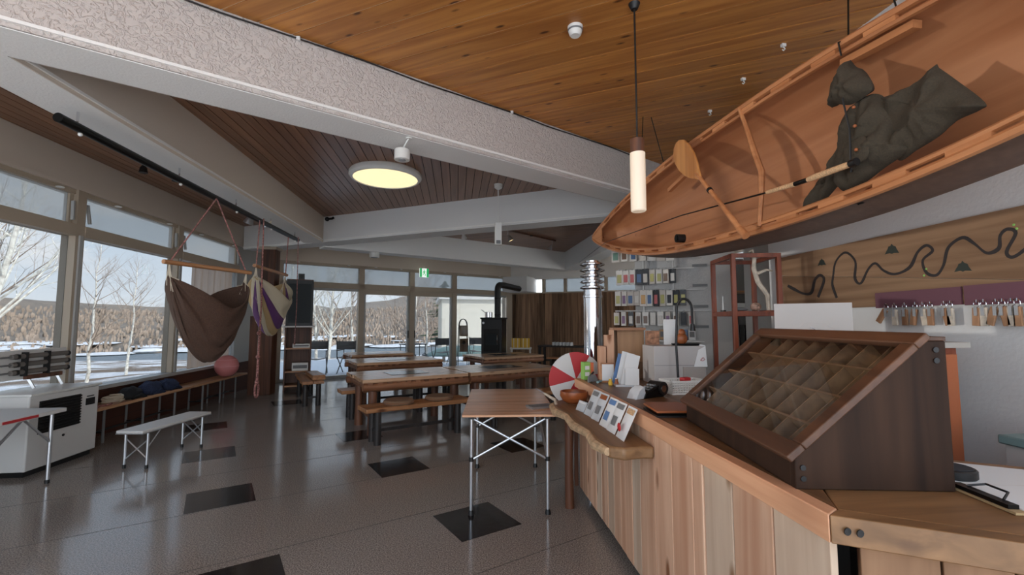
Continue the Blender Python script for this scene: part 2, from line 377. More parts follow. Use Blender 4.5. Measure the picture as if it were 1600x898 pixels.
cb_ = thing('ceiling_cable', 'thin dark cable clipped along the top of the large textured beam', 'cable', (0, 0, 0))
pc = [Vector((-.39, 3.45, 3.30)) + U60 * (-3.5 + .45 * i) - NU * .012 + Vector((0, 0, .008 * math.sin(i * 2.1))) for i in range(15)]
MB().tube(pc, .006, 6).build('cable', M_black, cb_)
for i in (2, 6, 10): MB().box(-.012, .012, -.012, .012, -.012, .012).build('clip', M_white, cb_, tuple(pc[i]))
# ---- left window wall
XW = -4.35
wl = struct(MB().box(XW - .16, XW, -1.0, 10.9, 0, .58).build('wall_left', M_brick))
struct(MB().box(XW - .2, XW + .03, -1.0, 10.88, 2.9, 3.335).build('trim_1', M_beige))
MB().box(XW + .03, XW + .055, -1.0, 10.8, 2.9, 2.94).build('fascia_lip', M_beige, bpy.data.objects['trim_1'])
ys = [-.9,  1.85, 3.75, 5.65, 7.53, 9.5]
wi = 0
for i in range(len(ys) - 1):
    wi += 1; y0, y1 = ys[i], ys[i + 1]
    w = bpy.data.objects.new('window_%d' % wi, None); COL.objects.link(w); w.location = (XW, y0, .58); struct(w); L = y1 - y0
    MB().box(-.1, .05, -.06, .06, .05, 2.34).build('mullion', M_frame, w)
    MB().box(.05, .07, -.022, .022, .05, 1.8).build('mullion_cover', M_frame2, w)
    MB().box(-.14, .09, 0, L, 0, .045).build('sill', M_frame2, w)
    MB().box(-.1, .06, .06, L - .06, 1.79, 1.92).build('transom_bar', M_frame, w)
    MB().box(-.1, .02, .06, L - .06, 2.27, 2.33).build('head_rail', M_frame, w)
    MB().box(-.03, -.024, .06, L - .06, .045, 1.79).build('pane', M_pane, w)
    MB().box(-.03, -.024, .1, L - .1, 1.92, 2.27).build('transom_pane', M_frost, w)
    for yy in (.085, L - .085):
        MB().box(-.05, .0, yy - .025, yy + .025, 1.92, 2.27).build('transom_stile', M_frame, w)
    for yy in (.1, L - .1):
        MB().bar((.03, yy, 2.18), (.05, yy + .02 * (1 if yy < 1 else -1), 1.96), .02, .03).build('stay_arm', M_frame2, w)
    for yy in (.55, L - .3):
        MB().lathe([(.001, 0), (.035, .004), (.04, .014), (.02, .022), (.001, .022)], 12, (.045, yy, 2.27)).build('latch', M_white2, w)
lw = struct(MB().box(XW - .16, XW + .02, 9.44, 10.9, .58, 2.9).build('wall_left_end', M_frame2))
# ---- back glass wall (runs along U60 from the left corner)
B0 = Vector((-4.35, 10.84, 0)); ZA = R(30)
def bw(name): 
    o = bpy.data.objects.new(name, None); COL.objects.link(o); o.location = B0; o.rotation_euler.z = ZA; return struct(o)
def S(x): return (x + 4.35) / math.cos(ZA)
struct(MB().box(0, 7.0, -.05, .3, 2.83, 3.335).build('trim_2', M_beige, None, B0, ZA))
edges = [.3, S(-2.46), S(-1.25), S(-.09), S(1.60)]
kinds = ['window', 'door', 'door', 'window']
for i in range(4):
    a, b2 = edges[i], edges[i + 1]; dr = kinds[i] == 'door'; wi += 1
    w = bw('window_%d' % wi if not dr else 'door_%d' % i)
    top = 2.1 if dr else 2.2
    hw = .07 if i else .05
    MB().box(a - hw, a + hw, -.05, .08, 0, 2.83).build('mullion', M_frame, w)
    MB().box(a, b2, -.05, .08, 2.22, 2.36).build('transom_bar', M_frame, w)
    MB().box(a, b2, -.05, .08, 2.76, 2.83).build('head_rail', M_frame, w)
    MB().box(a + hw, b2 - .07, .02, .026, 2.36, 2.76).build('transom_pane', M_frost, w)
    MB().box(a, b2, -.05, .1, 0, .07).build('sill', M_frame2, w)
    MB().box(a + hw, b2 - .07, .02, .026, .07, 2.22).build('pane', M_pane, w)
    if dr:
        MB().box(a + hw, b2 - .07, -.02, .05, top, 2.22).build('door_head', M_frame, w)
        for q in (a + hw, b2 - .12): MB().box(q, q + .05, -.02, .05, .07, top).build('door_stile', M_frame2, w)
        MB().box(a + hw + .01 if i == 2 else b2 - .11, a + hw + .03 if i == 2 else b2 - .09, -.05, -.02, .95, 1.15).build('pull_handle', M_blackm, w)
    else:
        MB().box(a + hw, b2 - .07, -.02, .05, 2.16, 2.22).build('upper_rail', M_frame2, w)
    for q in (a + .35, b2 - .35):
        MB().lathe([(.001, 0), (.04, .004), (.045, .014), (.02, .022), (.001, .022)], 12, (q, -.06, 2.8)).build('latch', M_white2, w)
w = bw('trim_3'); MB().box(S(1.55), S(1.82), -.06, .2, 0, 2.83).build('end_post', M_frame, w)
MB().box(-.2, .32, -.02, .1, 0, 2.83).build('corner_post', M_frame, w)
# ---- barn-board wall to the right of the glass
C0 = Vector((1.74, 14.32, 0)); ZB = R(-30)
wb = struct(MB().box(0, 5.2, .03, .2, 0, 2.3).build('wall_far', M_black, None, C0, ZB))
x = 0; rr = random.Random(3)
while x < 5.0:
    ww = rr.choice([.14, .17, .2, .24]); MB().box(x + .003, x + ww - .003, rr.uniform(-.012, 0), .03, 0, 2.27).build('barn_board', M_barn, wb); x += ww
MB().box(0, 5.2, -.03, .05, 2.27, 2.31).build('board_cap', M_frame, wb)
w = bpy.data.objects.new('window_%d' % (wi + 1), None); COL.objects.link(w); w.location = C0; w.rotation_euler.z = ZB; struct(w)
MB().box(1.1, 5.2, .06, .066, 2.31, 2.75).build('transom_pane', M_frost, w)
for q in (1.05, 1.75, 3.0, 4.2): MB().box(q, q + .09, -.02, .1, 2.31, 2.75).build('mullion', M_frame, w)
MB().box(0, 5.2, -.06, .25, 2.72, 3.335).build('head_panel', M_plaster, w)
ff = struct(MB().box(.03, .82, -.75, .1, 2.31, 2.76).build('trim_4', M_wall, None, C0, ZB))     # boxed flue housing
# ---- right side
struct(MB().box(2.6, 2.75, -1.0, 3.45, 0, 3.335).build('wall_right', M_wall))
struct(MB().prism([(2.05, 4.97), (2.95, 4.45), (3.1, 4.75), (2.3, 5.45)], 0, 2.86).build('wall_pillar', M_textwall))
struct(MB().box(3.16, 6.2, 4.45, 4.6, 0, 3.335).build('wall_passage', M_wall))
struct(MB().box(2.9, 3.2, 4.5, 4.6, 2.25, 3.335).build('trim_5', M_wall))
struct(MB().box(2.75, 4.4, 3.33, 3.45, 0, 3.335).build('wall_inner', M_wall))
struct(MB().box(4.4, 4.5, 3.33, 4.5, 0, 3.335).build('wall_passage_end', M_wall))
we = struct(MB().box(6.1, 6.2, 4.6, 11.75, 0, .7).build('wall_east', M_wall)); MB().box(6.1, 6.2, 4.6, 11.75, 2.9, 3.335).build('upper_band', M_wall, we)
for q in range(4):
    MB().box(6.12, 6.13, 4.6 + q * 1.79, 4.6 + (q + 1) * 1.79, .7, 2.9).build('fill_pane', M_frostw, we); MB().box(6.08, 6.2, 4.6 + q * 1.79, 4.66 + q * 1.79, .7, 2.9).build('mullion', M_frame, we)  # unseen frosted glazing added to spread soft daylight into the far end
# ================================================================ OUTSIDE
def ground_z(x, y):
    d = max(0, max(-4.6 - x, (y - 11.5) * .9 - .35 * max(0, x + 3)))
    if x > 0 and y > 9: d = max(0, y - 20) * .8
    z = -.25 - .085 * min(d, 25) - .075 * max(0, min(d - 25, 62))
    return z
def tz(u, v_):
    x = -330 + 420 * u; y = -60 + 400 * v_
    z = ground_z(x, y); d = math.hypot(x + 4, y - 8)
    if z > -6.9: z += .25 * (noise.noise((x * .12, y * .12, 0)))
    if z < -7: z = -7.6
    return (x, y, z)
m, n, b = base('winter_ground'); M_ground = m
v = coords(n, (1, 1, 1)); t = n.nodes.new('ShaderNodeTexNoise'); t.inputs['Scale'].default_value = .22; t.inputs['Detail'].default_value = 8; n.links.new(v, t.inputs[0])
r = n.nodes.new('ShaderNodeValToRGB'); r.color_ramp.elements[0].position = .44; r.color_ramp.elements[1].position = .54
r.color_ramp.elements[0].color = lin((128, 110, 94)); r.color_ramp.elements[1].color = lin((232, 233, 236)); n.links.new(t.outputs[0], r.inputs[0]); n.links.new(r.outputs[0], b.inputs['Base Color']); b.inputs['Roughness'].default_value = .9
struct(MB().grid(tz, 150, 140).build('ground', M_ground))
M_water = plain('lake_water', (104, 116, 124), .4, nb=.15, ns=.6)
lake = MB().prism([(-700, -200), (200, -200), (200, 700), (-700, 700)], -7.3, -7.2).build('lake', M_water); struct(lake)
# far shore and hills
m, n, b = base('hill_forest'); M_hill = m
v = coords(n, (1, 1, 2.2)); t = n.nodes.new('ShaderNodeTexNoise'); t.inputs['Scale'].default_value = .12; t.inputs['Detail'].default_value = 10; t.inputs['Roughness'].default_value = .75; n.links.new(v, t.inputs[0])
r = n.nodes.new('ShaderNodeValToRGB'); r.color_ramp.elements[0].position = .36; r.color_ramp.elements[1].position = .66
r.color_ramp.elements[0].color = lin((112, 106, 100)); r.color_ramp.elements[1].color = lin((166, 150, 134)); n.links.new(t.outputs[0], r.inputs[0]); n.links.new(r.outputs[0], b.inputs['Base Color']); b.inputs['Roughness'].default_value = 1
def shore(u, v_):
    a = R(-100 + 145 * u)            # bearing from the axis, negative to the left
    d = 155 + 340 * v_
    h = -7.4 + 3.0 * min(1, v_ / .06) + 22 * max(0, v_ - .06) * (1 + .5 * noise.noise((a * 3, 1, 0))) + 4 * v_ * noise.noise((a * 14, v_ * 5, 3))
    if -.2 < a < .35: h += 26 * max(0, v_ - .3) * math.exp(-((a + .03) / .12) ** 2)
    return (d * math.sin(a), d * math.cos(a), h)
struct(MB().grid(shore, 160, 26).build('hills', M_hill))
mb = MB(); ms = MB(); rr = random.Random(5)
for k in range(12000):
    u = rr.random(); v_ = rr.random() ** 1.5 * .6 + .012; p = Vector(shore(u, v_)); h = rr.uniform(.9, 2.3) * (.8 + v_)
    mb.lathe([(h * .1, 0), (h * rr.uniform(.18, .34), h * .45), (h * .2, h * .8), (.01, h)], 4, p)
M_far = plain('bare_forest', (162, 146, 132), 1, var=.14, ns=.09)  # pale, low-contrast tone carries the distance haze in the colour
o = mb.build('far_forest', M_far); tag(o, 'bare brown winter forest covering the far shore', 'forest'); o['kind'] = 'stuff'
for k in range(150):
    u = rr.random(); p = Vector(shore(u, rr.uniform(.0, .07))); ms.ball((p.x, p.y, p.z + .1), 1, 6, (rr.uniform(3, 9), rr.uniform(3, 9), rr.uniform(.3, .8)))
o = ms.build('shore_snow', M_snow); tag(o, 'white snow banks along the far shore of the lake', 'snow'); o['kind'] = 'stuff'

def birch(label, loc, h, r0, seed, lean=(0, 0), nb=22, group='birch trees outside'):
    q = random.Random(seed); t_ = thing('birch_tree', label, 'tree', loc, 0, group)
    tm = MB(); bm_ = MB(); pts = []; rs = []
    for i in range(9):
        f = i / 8; pts.append(Vector((lean[0] * f * h + q.uniform(-.06, .06) * h * .15, lean[1] * f * h + q.uniform(-.06, .06) * h * .15, f * h))); rs.append(r0 * (1 - .93 * f))
    tm.tube(pts, rs, 8)
    for k in range(nb):
        f = q.uniform(.22, .97); i = min(7, int(f * 8)); p = pts[i].lerp(pts[i + 1], f * 8 - i); a = q.uniform(0, 2 * PI); L = h * (.42 * (1 - f) + .10) * q.uniform(.7, 1.1)
        d = Vector((math.cos(a), math.sin(a), q.uniform(.7, 1.5))).normalized(); br = r0 * (1 - .9 * f) * .45
        p1 = p + d * L * .5; p2 = p1 + (d + Vector((0, 0, .25)) + Vector((q.uniform(-.25, .25), q.uniform(-.25, .25), 0))).normalized() * L * .5
        bm_.tube([p, p1, p2], [br, br * .6, br * .15], 5, False)
        for j in range(6):
            g = q.uniform(.25, 1); s0 = p.lerp(p1, g * 2) if g < .5 else p1.lerp(p2, g * 2 - 1)
            d2 = (d + Vector((q.uniform(-.9, .9), q.uniform(-.9, .9), q.uniform(-.2, .7)))).normalized(); l2 = L * q.uniform(.2, .42)
            e1 = s0 + d2 * l2; bm_.tube([s0, e1], [br * .35, br * .08], 3, False)
            for w_ in range(3):
                s1 = s0.lerp(e1, q.uniform(.3, 1)); d3 = (d2 + Vector((q.uniform(-.8, .8), q.uniform(-.8, .8), q.uniform(-.5, .5)))).normalized()
                bm_.tube([s1, s1 + d3 * l2 * q.uniform(.3, .6)], [br * .16, br * .05], 3, False)
    tm.build('trunk', M_birch, t_); bm_.build('branches', M_twig if r0 < .1 else M_birch, t_)
gz = ground_z
for i, (x, y, h, r0, ln, lb) in enumerate([
    (-13.2, 12.9, 9.5, .17, (.0, .02), 'thick white birch trunk at the left edge of the first window'),
    (-12.6, 13.3, 8.5, .12, (.13, .05), 'white birch leaning right beside the thickest trunk outside the first window'),
    (-13.6, 15.0, 8.0, .09, (-.03, 0), 'slim birch just behind the thick trunk in the first window'),
    (-15.0, 20.5, 6.0, .07, (.02, .02), 'small bare birch seen through the middle of the first window'),
    (-18.5, 28.0, 6.5, .08, (.05, 0), 'bare bushy tree just right of the first window mullion'),
    (-9.1, 26.0, 8.2, .12, (.01, 0), 'white birch nearest the cabinet in the glazed end wall'),
    (-8.0, 27.0, 7.4, .10, (-.02, 0), 'second white birch from the cabinet behind the terrace chairs'),
    (-6.9, 25.5, 8.0, .12, (.04, 0), 'forked white birch in the middle of the first glazed end bay'),
    (-5.7, 26.0, 7.0, .09, (-.03, 0), 'birch close to the first mullion of the glazed end wall'),
    (-3.2, 31.0, 6.0, .07, (.02, 0), 'thin bare tree seen through the left sliding door'),
    (-1.9, 30.0, 6.6, .08, (-.02, 0), 'bushy bare tree by the middle post of the sliding doors'),
    (-2.4, 25.5, 6.8, .09, (.02, 0), 'bare tree beside the pale building behind the right sliding door'),
    (-11.0, 32.0, 7.0, .09, (.0, 0), 'distant birch behind the tall cabinet'),
]):
    birch(lb, (x, y, gz(x, y) - .3), h - gz(x, y) * .35, r0, 11 + i, ln, 26)
# evergreen by the pale building
t_ = thing('pine_tree', 'dark green pine top beside the pale building outside', 'tree', (-1.0, 36, gz(-1, 36)))
MB().tube([(0, 0, 0), (0, 0, 6.5)], [.15, .03], 7).build('trunk', M_logz, t_)
mb = MB(); rr = random.Random(2)
for k in range(60):
    z = 2 + 4.6 * rr.random(); a = rr.uniform(0, 6.28); L = (6.9 - z) * .42 + .2; mb.tube([(0, 0, z), (math.cos(a) * L, math.sin(a) * L, z - .15)], [.16, .03], 5)
mb.build('needles', plain('pine_green', (74, 84, 66), .9, var=.3, ns=4), t_)
# terrace
struct(MB().box(-9, 12, -14, -1.4, -.4, -.1).build('snow_bounce_slab', M_snow))  # unseen white slab added behind the camera to bounce light onto the ceiling
struct(MB().box(-.5, 12, .32, 6.0, -.3, -.02).build('terrace', M_snow, None, B0, ZA))
# pale building outside
t_ = thing('outbuilding', 'pale cream flat-roofed building beyond the terrace', 'building', (-.1, 21.5, -.3), R(4))
MB().box(-.6, 7, 0, 6, 0, 2.75).build('wall', plain('render_cream', (226, 220, 206), .9, nb=.2, ns=10), t_)
MB().box(-.75, 7.2, -.2, 6.2, 2.75, 2.95).build('roof_edge', M_white, t_)
for q in (2.0, 2.6): MB().box(q, q + .45, .3, .6, 2.95, 3.03).build('roof_vent', M_grey, t_)
# ================================================================ COUNTER
CN = Vector((.93, 1.06, 0)); CF = Vector((1.0, 3.66, 0)); dC = (CF - CN).normalized()
ca = math.atan2(-dC.x, dC.y)          # local y along the counter front
ct = thing('service_counter', 'pine-boarded service counter running along the right', 'counter', tuple(CN), ca)
Lc = (CF - CN).length
seams = [3.54, 3.38, 3.26, 3.13, 3.01, 2.88, 2.76, 2.63, 2.54, 2.43, 2.31, 2.12, 1.93, 1.74, 1.66, 1.47, 1.26]
ed = [Lc - .02] + [y - 1.04 for y in seams] + [.0]
rr = random.Random(4)
for i in range(len(ed) - 1):
    MB().box(rr.uniform(0, .006), .025, ed[i + 1] + .0035, ed[i] - .0035, .07, .862).build('front_board', M_pine_g if i in (4, 6, 10, 15, 17, 18) or i == len(ed) - 2 else M_pine_z, ct, bevel=.003)
MB().box(.026, .6, .42, Lc - .03, .09, .862).build('carcass', M_darkleg, ct)
for q in (.15, Lc - .1): MB().tube([(.07, q, 0), (.07, q, .09)], .02, 10).build('foot', M_chrome, ct)
MB().tube([(-.005, .42, .27), (-.03, .42, .25), (-.035, .42, .17), (-.02, .42, .15)], .008, 8).build('coat_hook', M_chrome, ct)
# end run boards (along M60 from the near corner)
er = thing('counter_end', 'short angled end of the service counter with vertical boards', 'counter', tuple(CN + M60 * .06), R(-30))
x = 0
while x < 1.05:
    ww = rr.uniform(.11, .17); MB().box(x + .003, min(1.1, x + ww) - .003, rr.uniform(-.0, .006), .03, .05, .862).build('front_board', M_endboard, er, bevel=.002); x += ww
MB().box(.05, 1.1, .031, .3, .05, .862).build('carcass', M_darkleg, er)
tp = thing('countertop', 'brown plank countertop with a lighter pine front edge', 'countertop', (0, 0, 0))
ov = .025
n1 = CN + Vector((-ov, -.03, 0)); f1 = CF + Vector((-ov, .02, 0)); e1 = n1 + M60 * 1.25
MB().prism([(n1.x + .05, n1.y + .028), (f1.x + .05, f1.y), (1.88, 3.68), (1.88, 2.62), (1.62, 2.5), (1.62, 1.42), (n1.x + .05 + .32, n1.y + .028 + .56)], .866, .93).build('main_plank', M_ctop, tp, bevel=.004)
a_ = Vector((n1.x + .05, n1.y + .028, 0)); b_ = a_ + NM * .64
MB().prism([(a_.x, a_.y), (e1.x, e1.y + .03), ((e1 + NM * .66).x, (e1 + NM * .66).y), (1.63, 1.41), (b_.x + .02, b_.y)], .864, .929).build('end_plank', M_ctopx, tp, (0, 0, 0), bevel=.004)
MB().prism([(n1.x, n1.y), (f1.x, f1.y), (f1.x + .049, f1.y), (n1.x + .049, n1.y + .028)], .862, .9305).build('front_edge', M_pine_y, tp, bevel=.003)
MB().prism([(n1.x + .002, n1.y - .001), (n1.x + .05, n1.y + .027), (e1.x, e1.y + .03), (e1.x, e1.y - .02)], .862, .9295).build('end_edge', M_ctopx, tp, bevel=.003)
for q in (.035, .06): MB().lathe([(.001, 0), (.009, 0), (.009, .003), (.001, .003)], 12, tuple(n1 + M60 * q + Vector((0, 0, .898)) - NM * .0035), Matrix.Rotation(R(90), 4, 'X')).build('screw_cap', M_black, tp)
# live-edge shelf on the counter front
ls = thing('live_edge_shelf', 'live-edge wooden shelf fixed to the counter front beside the folding table', 'shelf', (0, 0, 0))
poly = [(.955, 2.12), (.90, 2.13), (.80, 2.11), (.74, 2.16), (.72, 2.3), (.745, 2.5), (.72, 2.72), (.735, 2.95), (.70, 3.15), (.72, 3.34), (.80, 3.46), (.95, 3.5), (.992, 3.45)]
MB().prism(poly, .735, .795).build('slab', wood('live_edge_wood', (112, 82, 54), (150, 114, 78), 'y', .5, .7, (80, 50, 32), .05), ls, bevel=.012)
edge = [(.735, 2.16, .768), (.712, 2.3, .766), (.738, 2.5, .77), (.713, 2.72, .765), (.728, 2.95, .77), (.693, 3.15, .764), (.713, 3.34, .768), (.795, 3.468, .77)]
MB().tube(edge, [.02, .026, .022, .027, .023, .028, .025, .02], 8).build('bark_edge', plain('sapwood', (196, 166, 130), .7, var=.15, ns=30), ls)
MB().tube([(.86, 3.42, 0), (.855, 3.42, .3), (.862, 3.42, .738)], [.036, .031, .034], 10).build('log_leg', M_logz, ls)
# ================================================================ DISPLAY CASE
dc = thing('display_case', 'dark wooden slant-top display case with a glass lid on the counter', 'display case', (.95, 1.19, .93), R(-9.7))
DL = .9; prof = [(0, 0), (.43, 0), (.43, .415), (.375, .415), (0, .088)]
Mx = Matrix(((1, 0, 0, 0), (0, 0, 1, 0), (0, 1, 0, 0), (0, 0, 0, 1)))   # (x,z,y) prism in the xz plane
for y0, y1 in ((0, .025), (DL - .025, DL)): MB().prism(prof, y0, y1, Mx).build('side_panel', M_walnut, dc, bevel=.003)
MB().box(0, .022, .025, DL - .025, 0, .088).build('front_panel', M_walnut, dc, bevel=.002)
MB().box(.41, .43, .025, DL - .025, 0, .415).build('back_panel', M_walnut, dc)
MB().box(.022, .41, .025, DL - .025, 0, .015).build('bottom_panel', M_caseback, dc)
MB().box(.36, .432, .0, DL, .415, .427).build('top_panel', M_walnuty, dc, bevel=.002)
sv = Vector((.375, 0, .327)); sl_ = sv.length; sd = sv.normalized(); sn = Vector((-sd.z, 0, sd.x))
def slp(u, y, h): p = Vector((0, y, .088)) + sd * u + sn * h; return p
def sbox(mb, u0, u1, y0, y1, h0, h1):
    vs = [slp(u, y, h) for h in (h0, h1) for y in (y0, y1) for u in (u0, u1)]
    return mb.add(vs, [(0, 2, 3, 1), (4, 5, 7, 6), (0, 1, 5, 4), (2, 6, 7, 3), (0, 4, 6, 2), (1, 3, 7, 5)])
lid = MB(); sbox(lid, -.02, .035, -.012, DL + .012, 0, .022); sbox(lid, sl_ - .035, sl_ + .012, -.012, DL + .012, 0, .022); sbox(lid, .035, sl_ - .035, -.012, .035, 0, .022); sbox(lid, .035, sl_ - .035, DL - .035, DL + .012, 0, .022)
lo = lid.build('lid_frame', M_walnuty, dc, bevel=.004)
sbox(MB(), .03, sl_ - .03, .03, DL - .03, .008, .011).build('glass_pane', M_caseglass, lo)
sbox(MB(), .0, sl_, .026, DL - .026, -.085, -.08).build('inner_tray', M_caseback, dc)
for k in range(1, 4): sbox(MB(), sl_ * k / 4 - .004, sl_ * k / 4 + .004, .026, DL - .026, -.08, -.012).build('row_divider', M_divider, dc)
for k in range(1, 9):
    y = .025 + (DL - .05) * k / 9; sbox(MB(), .01, sl_ - .01, y - .0025, y + .0025, -.08, -.016).build('column_divider', M_divider, dc)
for yy in (.06,): 
    for px_, pz in ((.02, .06), (.33, .39), (.40, .39), (.40, .36), (.02, .03)):
        MB().lathe([(.001, 0), (.008, 0), (.008, .002), (.001, .002)], 10, (px_, -.0022, pz), Matrix.Rotation(R(90), 4, 'X')).build('screw_plug', M_black, dc)
# ================================================================ THINGS ON THE COUNTER
ZC = .9305
def cyl_prof(r, h, rb=.0): return [(.0005, 0), (r - rb, 0), (r, rb), (r, h - rb), (r - rb, h), (.0005, h)]
# payment terminal
t_ = thing('card_terminal', 'black card payment terminal with a paper roll on the counter', 'terminal', (1.2, 2.72, ZC), R(25))
MB().prism([(0, 0), (.19, 0), (.19, .05), (.15, .075), (.02, .035)], -.045, .045, Matrix(((1, 0, 0, -.1), (0, 0, 1, 0), (0, 1, 0, 0), (0, 0, 0, 1)))).build('body', M_blackm, t_, bevel=.006)
MB().prism([(0, 0), (.09, 0), (.075, .075), (.03, .05)], -.04, .04, Matrix(((1, 0, 0, -.16), (0, 0, 1, 0), (0, 1, 0, 0), (0, 0, 0, 1)))).build('screen_cover', M_clear, t_, bevel=.003)
MB().tube([(.075, -.05, .05), (.075, .05, .05)], .042, 18).build('roll_housing', M_black, t_)
MB().tube([(.075, -.053, .05), (.075, -.049, .05)], .022, 14).build('roll_core', M_chrome, t_)
for i in range(3):
    for j in range(3): MB().box(-.04 + i * .025, -.025 + i * .025, -.03 + j * .022, -.015 + j * .022, .045 + i * .011, .055 + i * .011).build('key', M_grey, t_)
t_ = thing('leather_tray', 'brown leather change tray in front of the card terminal', 'tray', (1.09, 2.24, ZC), R(-6))
MB().prism([(-.1, -.12), (.09, -.12), (.12, -.09), (.12, .1), (.09, .13), (-.07, .13), (-.1, .1)], .0, .008).build('under_plate', M_black, t_)
MB().prism([(-.1, -.12), (.09, -.12), (.12, -.09), (.12, .1), (.09, .13), (-.07, .13), (-.1, .1)], .02, .032).build('leather_top', M_leather, t_, bevel=.005)
MB().box(-.06, .06, -.07, .08, .008, .02).build('spacer', M_black, t_)
t_ = thing('plastic_basket', 'white perforated plastic basket behind the card terminal', 'basket', (1.5, 2.86, ZC), R(5))
def wallgrid(mb, p, d, L, H, nx, nz):
    p = Vector(p); d = Vector(d)
    for i in range(nx + 1): mb.bar(p + d * L * i / nx, p + d * L * i / nx + Vector((0, 0, H)), .005, .005)
    for j in range(nz + 1): mb.bar(p + Vector((0, 0, H * j / nz)), p + d * L + Vector((0, 0, H * j / nz)), .005, .005 if 0 < j < nz else .012)
mb = MB(); wallgrid(mb, (-.13, -.08, .005), (1, 0, 0), .26, .075, 14, 5); wallgrid(mb, (-.13, .08, .005), (1, 0, 0), .26, .075, 14, 5); wallgrid(mb, (-.13, -.08, .005), (0, 1, 0), .16, .075, 9, 5); wallgrid(mb, (.13, -.08, .005), (0, 1, 0), .16, .075, 9, 5)
mb.build('lattice', M_white2, t_); MB().box(-.13, .13, -.08, .08, 0, .005).build('base', M_white2, t_)
tag(MB().box(-.03, .04, -.02, .02, 0, .025).build('red_marker', M_red, None, (1.5, 2.84, ZC + .076), .4, bevel=.006), 'small red object lying on top of the white basket', 'marker')
t_ = thing('white_carton', 'large blank white carton behind the brochure stand', 'carton', (1.67, 3.33, ZC), R(-3))
MB().box(-.2, .2, -.12, .12, 0, .285).build('body', M_card, t_, bevel=.003); MB().box(-.2, .2, -.121, -.12, .14, .143).build('flap_seam', M_grey, t_)
MB().box(.02, .19, -.128, -.1205, .0, .13).build('front_sheet', plain('grey_card', (170, 160, 152), .8), t_)
t_ = thing('sketch_card', 'white card with a red pencil motif leaning on the white carton', 'card', (1.76, 3.19, ZC + .131), R(-8))
MB().prism([(0, 0), (.1, 0), (.1, .16), (.06, .17)], 0, .003, Matrix.Rotation(R(80), 4, 'X')).build('sheet', M_paper, t_)
MB().tube([(.05, -.004, .05), (.07, .0, .07), (.085, .001, .055), (.065, -.003, .045), (.05, -.004, .05)], .002, 5).build('red_motif', M_red, t_)
t_ = thing('brochure_stand', 'stand of white and blue leaflets leaning on the counter', 'leaflets', (1.24, 3.2, ZC), R(-10))
for k, (dx, mt, hh) in enumerate(((-.05, M_blue, .23), (-.03, M_paper, .25), (.0, M_paper, .24), (.03, M_paper, .13))):
    MB().box(-.05, .05, -.002, .002, 0, hh).build('leaflet', mt, t_, (dx, .06 - .035 * k, .0)).rotation_euler = (R(-14), R(16 if k < 3 else 4), 0)
MB().box(-.09, .09, -.06, .1, 0, .012).build('base', M_clear, t_)
t_ = thing('wooden_crate', 'weathered open wooden box standing upright at the far end of the counter', 'crate', (1.27, 3.5, ZC), R(-5))
MB().box(-.02, .26, .1, .118, 0, .42).build('back_board', M_barn, t_)
MB().box(-.02, .24, -.02, .1, .40, .418).build('top_board', M_bench, t_)
MB().box(.03, .25, .06, .075, .14, .4).build('plywood_panel', wood('plywood', (150, 110, 78), (184, 142, 104), 'z', .6, .6, (100, 62, 40), .05), t_)
for q, hh in ((-.075, .36), (-.13, .27)): MB().box(q, q + .045, -.02, .09, 0, hh).build('upright_board', M_pine_z, t_)
MB().box(-.03, -.018, -.02, .1, 0, .4).build('side_board', M_pine_z, t_)
t_ = thing('game_box', 'green and orange printed box on the far corner of the counter', 'box', (1.055, 3.6, ZC), R(12))
MB().box(-.035, .02, -.03, .03, 0, .14).build('green_side', M_lime, t_); MB().box(.02, .05, -.03, .03, 0, .135).build('orange_side', plain('print_orange', (206, 112, 76), .6), t_)
for zz in (.03, .08): MB().box(-.028, .01, -.0315, -.03, zz, zz + .03).build('print_patch', M_paper, t_)
t_ = thing('picture_stand', 'small wooden framed notice standing on the counter', 'frame', (1.16, 3.38, ZC), R(-8))
MB().box(-.055, .055, .0, .012, 0, .15).build('frame', M_bench, t_); MB().box(-.045, .045, -.003, 0, .015, .14).build('notice', M_paper, t_); MB().box(-.04, .04, .012, .06, 0, .01).build('foot', M_bench, t_)
t_ = thing('patterned_print', 'brown patterned print standing on the wooden box', 'print', (1.54, 3.40, ZC + .286), R(-6))
MB().box(-.055, .05, .0, .02, 0, .11).build('card', plain('print_brown', (150, 108, 82), .7, var=.35, ns=28), t_)
tag(MB().prism([(0, 0), (.1, 0), (.1, .005), (0, .005)], 0, .2).build('white_board', M_paper, None, (1.63, 3.40, ZC + .286), R(-8)), 'narrow blank white board standing on the carton', 'board')
for i, (x, y, a) in enumerate(((1.05, 3.42, .5), (1.085, 3.36, .9))):
    t_ = thing('spring_clamp', ['grey saw-toothed cutter blade lying on the counter edge', 'teal-handled small tool lying beside the framed notice'][i], 'tool', (x, y, ZC), a)
    if i == 0:
        MB().prism([(-.05, 0), (-.04, .045), (0, .06), (.045, .05), (.06, .0), (.045, .008), (.03, 0), (.015, .008), (0, 0), (-.015, .008), (-.03, 0)], -.004, .004, Matrix.Rotation(R(80), 4, 'X')).build('blade', M_grey, t_); MB().tube([(-.02, .01, .045), (.04, .03, .07)], .008, 8).build('grip', M_black, t_)
    else:
        MB().tube([(-.04, 0, .012), (.04, 0, .012)], .01, 8).build('handle', M_teal, t_); MB().tube([(.04, 0, .012), (.07, 0, .012)], .004, 6).build('tip', M_chrome, t_)
